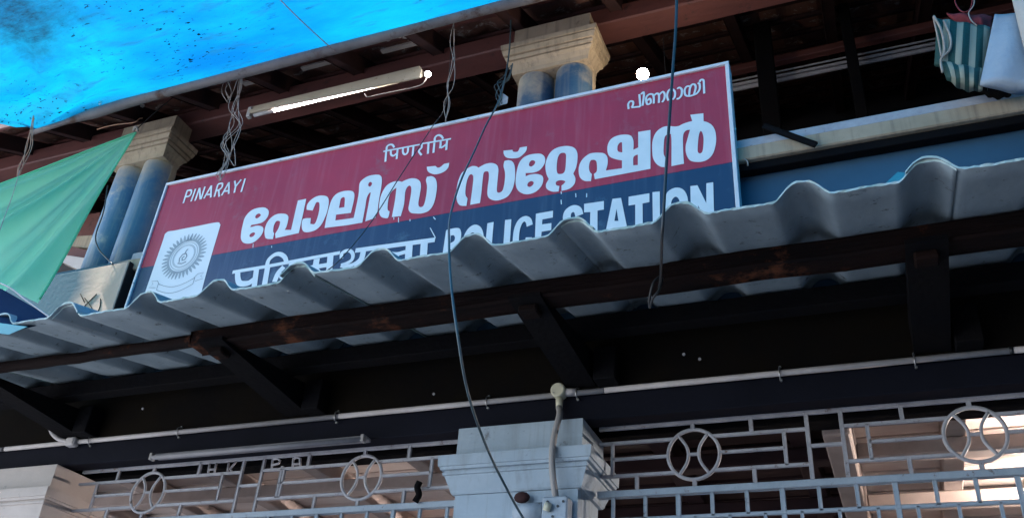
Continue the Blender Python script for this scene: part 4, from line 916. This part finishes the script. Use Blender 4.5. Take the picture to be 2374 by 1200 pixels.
tag(tube('hanging_flex', [at(250, 430, 3.05), at(240, 490, 3.05), at(222, 545, 3.05), at(228, 575, 3.05), at(245, 596, 3.05), at(262, 612, 2.99)], 0.004, m_blackcable, None, 6), 'thin dark flex lying against the left blue columns', 'cable')

# folded blue tarpaulin at the lower left on the awning
Q = [at(-120, 640, 2.25), at(0, 670, 2.3), at(125, 742, 2.3), at(60, 760, 2.22), at(-120, 800, 2.2), at(-120, 700, 2.6)]
sk = mesh('folded_tarpaulin', [Q[0], Q[1], Q[2], Q[3], Q[4], at(-60, 735, 2.15), *[p + Vector((0, 0.01, 0.006)) for p in (Q[0], Q[1], Q[2], Q[3], Q[4], at(-60, 735, 2.15))]],
          [(0, 5, 1), (1, 5, 2), (2, 5, 3), (3, 5, 4), (4, 5, 0), (6, 7, 11), (7, 8, 11), (8, 9, 11), (9, 10, 11), (10, 6, 11), (0, 1, 7, 6), (1, 2, 8, 7), (2, 3, 9, 8)], m_skirt)
tag(sk, 'dark blue folded tarpaulin over the left end of the awning', 'tarpaulin')
Q = [at(-20, 746, 2.18), at(62, 757, 2.18), at(20, 775, 2.18), at(-20, 770, 2.18)]
tag(mesh('tarpaulin_corner', Q + [p + Vector((0, 0.004, 0.003)) for p in Q], [(0, 3, 2, 1), (4, 5, 6, 7), (0, 1, 5, 4), (1, 2, 6, 5), (2, 3, 7, 6), (3, 0, 4, 7)], m_teal), 'light teal tarpaulin corner at the left end of the awning', 'tarpaulin')
tag(tube('edge_cable', [at(-40, 640, 2.28), at(20, 665, 2.26), at(60, 695, 2.25), at(125, 742, 2.25)], 0.0035, m_pvc, None, 6), 'thin pale cable along the edge of the folded blue tarpaulin', 'cable')

# ---------------------------------------------------------------- bags at the upper right
def cloth_panel(name, grid, Yf, m, parent, thick=0.012, fold=0.012, fk=20, sub=14):
    """grid: 4 corners in order tl, tr, br, bl"""
    tl, tr, br_, bl = grid; V = []; F = []; n = sub
    for j in range(n + 1):
        v = j / n
        for i in range(n + 1):
            u = i / n
            x = (tl[0] * (1 - u) + tr[0] * u) * (1 - v) + (bl[0] * (1 - u) + br_[0] * u) * v
            y = (tl[1] * (1 - u) + tr[1] * u) * (1 - v) + (bl[1] * (1 - u) + br_[1] * u) * v
            P = at(x, y, Yf); P.y += fold * math.sin(u * fk + v * 2) * (0.4 + 0.6 * v) - 0.03 * math.sin(u * math.pi) * math.sin(v * math.pi * 0.8); V.append(P)
    m0 = len(V); V += [p + Vector((0, thick + 0.05 * math.sin(((k % (n + 1)) / n) * math.pi), 0)) for k, p in enumerate(V)]
    for j in range(n):
        for i in range(n):
            a = j * (n + 1) + i; F.append((a, a + n + 1, a + n + 2, a + 1)); F.append((a + m0, a + m0 + 1, a + m0 + n + 2, a + m0 + n + 1))
    for i in range(n):
        F.append((i, i + 1, i + 1 + m0, i + m0)); a = n * (n + 1) + i; F.append((a + 1, a, a + m0, a + 1 + m0))
        a = i * (n + 1); F.append((a + n + 1, a, a + m0, a + n + 1 + m0)); a = a + n; F.append((a, a + n + 1, a + n + 1 + m0, a + m0))
    me = bpy.data.meshes.new(name); me.from_pydata([tuple(v) for v in V], [], F)
    uvl = me.uv_layers.new()
    for lp in me.loops:
        k = lp.vertex_index % m0; uvl.data[lp.index].uv = ((k % (n + 1)) / n, (k // (n + 1)) / n)
    me.polygons.foreach_set('use_smooth', [True] * len(me.polygons))
    return link_mesh(name, me, m, parent)
t = thing('striped_bag', 'green and white striped cloth bag hanging above the cream ledge', 'bag', at(2220, 190, 2.95))
cloth_panel('body', [(2172, 42), (2296, 62), (2290, 205), (2166, 145)], 2.95, m_stripe, t, fold=0.010)
cloth_panel('lower_fold', [(2180, 140), (2285, 160), (2278, 205), (2195, 180)], 2.93, m_stripe, t, fold=0.006)
tube('handle', [at(2165, 38, 2.93), at(2182, 70, 2.92), at(2190, 115, 2.92), at(2181, 140, 2.92)], 0.005, m_string, t, 6)
tube('handle', [at(2188, 48, 2.93), at(2203, 85, 2.92), at(2202, 115, 2.92), at(2182, 138, 2.92), at(2185, 168, 2.92)], 0.005, m_string, t, 6)
tube('handle', [at(2164, 40, 2.94), at(2176, 95, 2.93), at(2182, 130, 2.92)], 0.004, m_string, t, 6)
t = thing('white_sack', 'pale bluish white sack hanging beside the striped bag at the right edge', 'bag', at(2330, 190, 2.92))
cloth_panel('body', [(2306, 33), (2400, 30), (2420, 205), (2272, 192)], 2.90, m_whitebag, t, fold=0.006, fk=9)
tag(cloth_panel('cream_cloth', [(2338, -40), (2440, -60), (2440, 330), (2378, 120)], 2.84, m_creamcloth, None, fold=0.008, fk=12), 'cream cloth hanging in the top right corner', 'cloth')
tag(cloth_panel('red_cloth', [(2195, 30), (2300, 36), (2296, 80), (2240, 62)], 2.99, m_redcloth, None, fold=0.012, fk=14), 'dark red cloth behind the striped bag', 'cloth')
tag(tube('red_string', [at(2212, -20, 2.95), at(2216, 10, 2.95), at(2232, 28, 2.95), at(2250, 20, 2.95), at(2258, -20, 2.95)], 0.003, m_redcloth, None, 6), 'red string looped above the striped bag', 'string')
tag(tube('bag_string', [at(2258, -30, 2.96), at(2258, 10, 2.95), at(2246, 30, 2.95), at(2252, 48, 2.95), at(2265, 60, 2.95)], 0.0025, m_string, None, 6), 'thin pale string holding the striped bag', 'string')
tag(cloth_panel('black_rag', [(2262, 196), (2335, 205), (2345, 217), (2270, 206)], 2.96, m_blackwood, None, fold=0.006), 'crumpled black rag on the ledge below the white sack', 'rag')

# ---------------------------------------------------------------- cables and strings
tag(tube('black_cable', [at(1570, -60, 2.1), at(1567, 60, 2.1), at(1560, 160, 2.1), at(1553, 260, 2.1), at(1545, 380, 2.12), at(1538, 500, 2.14), at(1534, 560, 2.2), at(1532, 640, 2.45), at(1528, 668, 2.53)], 0.0048, m_blackcable, None, 8), 'thick black cable hanging straight down in front of the right part of the sign', 'cable')
tag(tube('cable_knot', [at(1530, 640, 2.52), at(1515, 655, 2.5), at(1506, 690, 2.52), at(1506, 712, 2.55), at(1514, 690, 2.5), at(1528, 672, 2.5), at(1536, 645, 2.53)], 0.0045, m_blackcable, None, 6), 'black cable tied round the awning purlin', 'cable')
tag(tube('green_cable', [at(1185, -40, 3.1), at(1184, 60, 3.1), at(1178, 140, 3.08), at(1160, 225, 2.95), at(1126, 292, 2.9), at(1100, 350, 2.8), at(1068, 420, 2.6), at(1044, 500, 2.4), at(1041, 560, 2.2), at(1045, 650, 2.12), at(1060, 770, 2.1), at(1085, 910, 2.2), at(1130, 1040, 2.4), at(1190, 1160, 2.6), at(1250, 1260, 2.7)], 0.0042, m_greencable, None, 8), 'grey green cable sagging across the sign and past the middle pillar', 'cable')
tag(tube('thin_wire', [at(1045, 120, 3.15), at(1034, 240, 3.05), at(998, 300, 2.9), at(930, 405, 2.75), at(860, 515, 2.6), at(790, 600, 2.45), at(740, 640, 2.3)], 0.0024, m_blackcable, None, 6), 'thin black wire slanting down across the left half of the sign', 'wire')
tag(tube('tarpaulin_string', [at(630, -20, 2.3), at(700, 50, 2.5), at(772, 115, 2.82), at(782, 118, 2.85)], 0.003, m_string, None, 6), 'thin string under the blue tarpaulin running to the eave', 'string')
def bundle(name, label, path, Y, n, spread, r, m_, dangle=0):
    t = thing(name, label, 'string', at(path[0][0], path[0][1], Y))
    for k in range(n):
        pts = []
        ph = random.uniform(0, 6)
        for i, (x, y) in enumerate(path):
            w_ = spread * math.sin(math.pi * min(0.9, (i + 0.3) / len(path)))
            pts.append(at(x + random.uniform(-w_, w_), y + random.uniform(-4, 4), Y + random.uniform(-0.02, 0.02)))
        tube('strand', pts, r, m_, t, 5)
    return t
bundle('string_tangle', 'tangled dusty strings hanging from the eave left of the tube lamp', [(560, 158), (552, 205), (540, 250), (545, 290), (530, 330), (524, 365), (513, 400), (510, 418)], 2.93, 7, 18, 0.0019, m_string)
t2 = bundle('string_fringe', 'short loose strings under the eave beside the tangle', [(525, 158), (530, 185), (526, 210), (528, 235)], 2.95, 4, 14, 0.0016, m_string)
tube('strand', [at(533, 300, 2.94), at(518, 320, 2.94), at(524, 350, 2.94), at(545, 385, 2.94), at(542, 330, 2.94)], 0.002, m_string, t2, 5)
bundle('orange_strings', 'orange and white strings hanging from the tarpaulin corner over the green cloth', [(78, 270), (72, 305), (66, 345), (52, 385), (42, 410)], 2.7, 4, 9, 0.0026, m_orange)
tag(tube('long_white_string', [at(46, 395, 2.6), at(30, 450, 2.4), at(8, 510, 2.2), at(-10, 560, 2.1)], 0.0018, m_string, None, 5), 'pale string trailing down over the green cloth at the left edge', 'string')
bundle('middle_strings', 'pale strings hanging down to the top of the sign left of the middle columns', [(1053, 45), (1048, 100), (1050, 150), (1046, 200), (1034, 240), (1034, 282)], 2.95, 3, 12, 0.0017, m_string)
bundle('cobweb_strings', 'blue-grey tangled wires beside the middle twin columns', [(1188, 150), (1172, 180), (1160, 195), (1158, 220), (1160, 245)], 3.05, 6, 14, 0.0018, m_greencable)
q = at(1163, 228, 3.06)
tag(mesh('plastic_tag', [at(1156, 246, 3.05), at(1160, 212, 3.05), at(1178, 225, 3.05), at(1176, 240, 3.05), at(1156, 246, 3.07), at(1160, 212, 3.07), at(1178, 225, 3.07), at(1176, 240, 3.07)], [(0, 1, 2, 3), (7, 6, 5, 4), (0, 4, 5, 1), (1, 5, 6, 2), (2, 6, 7, 3), (3, 7, 4, 0)], m_pvc), 'small grey plastic scrap hung in the wires left of the middle columns', 'scrap')
tag(tube('twig', [at(1725, 368, 3.02), at(1733, 375, 3.02), at(1734, 384, 3.02)], 0.003, m_string, None, 5), 'tiny curled wire at the right edge of the sign', 'wire')
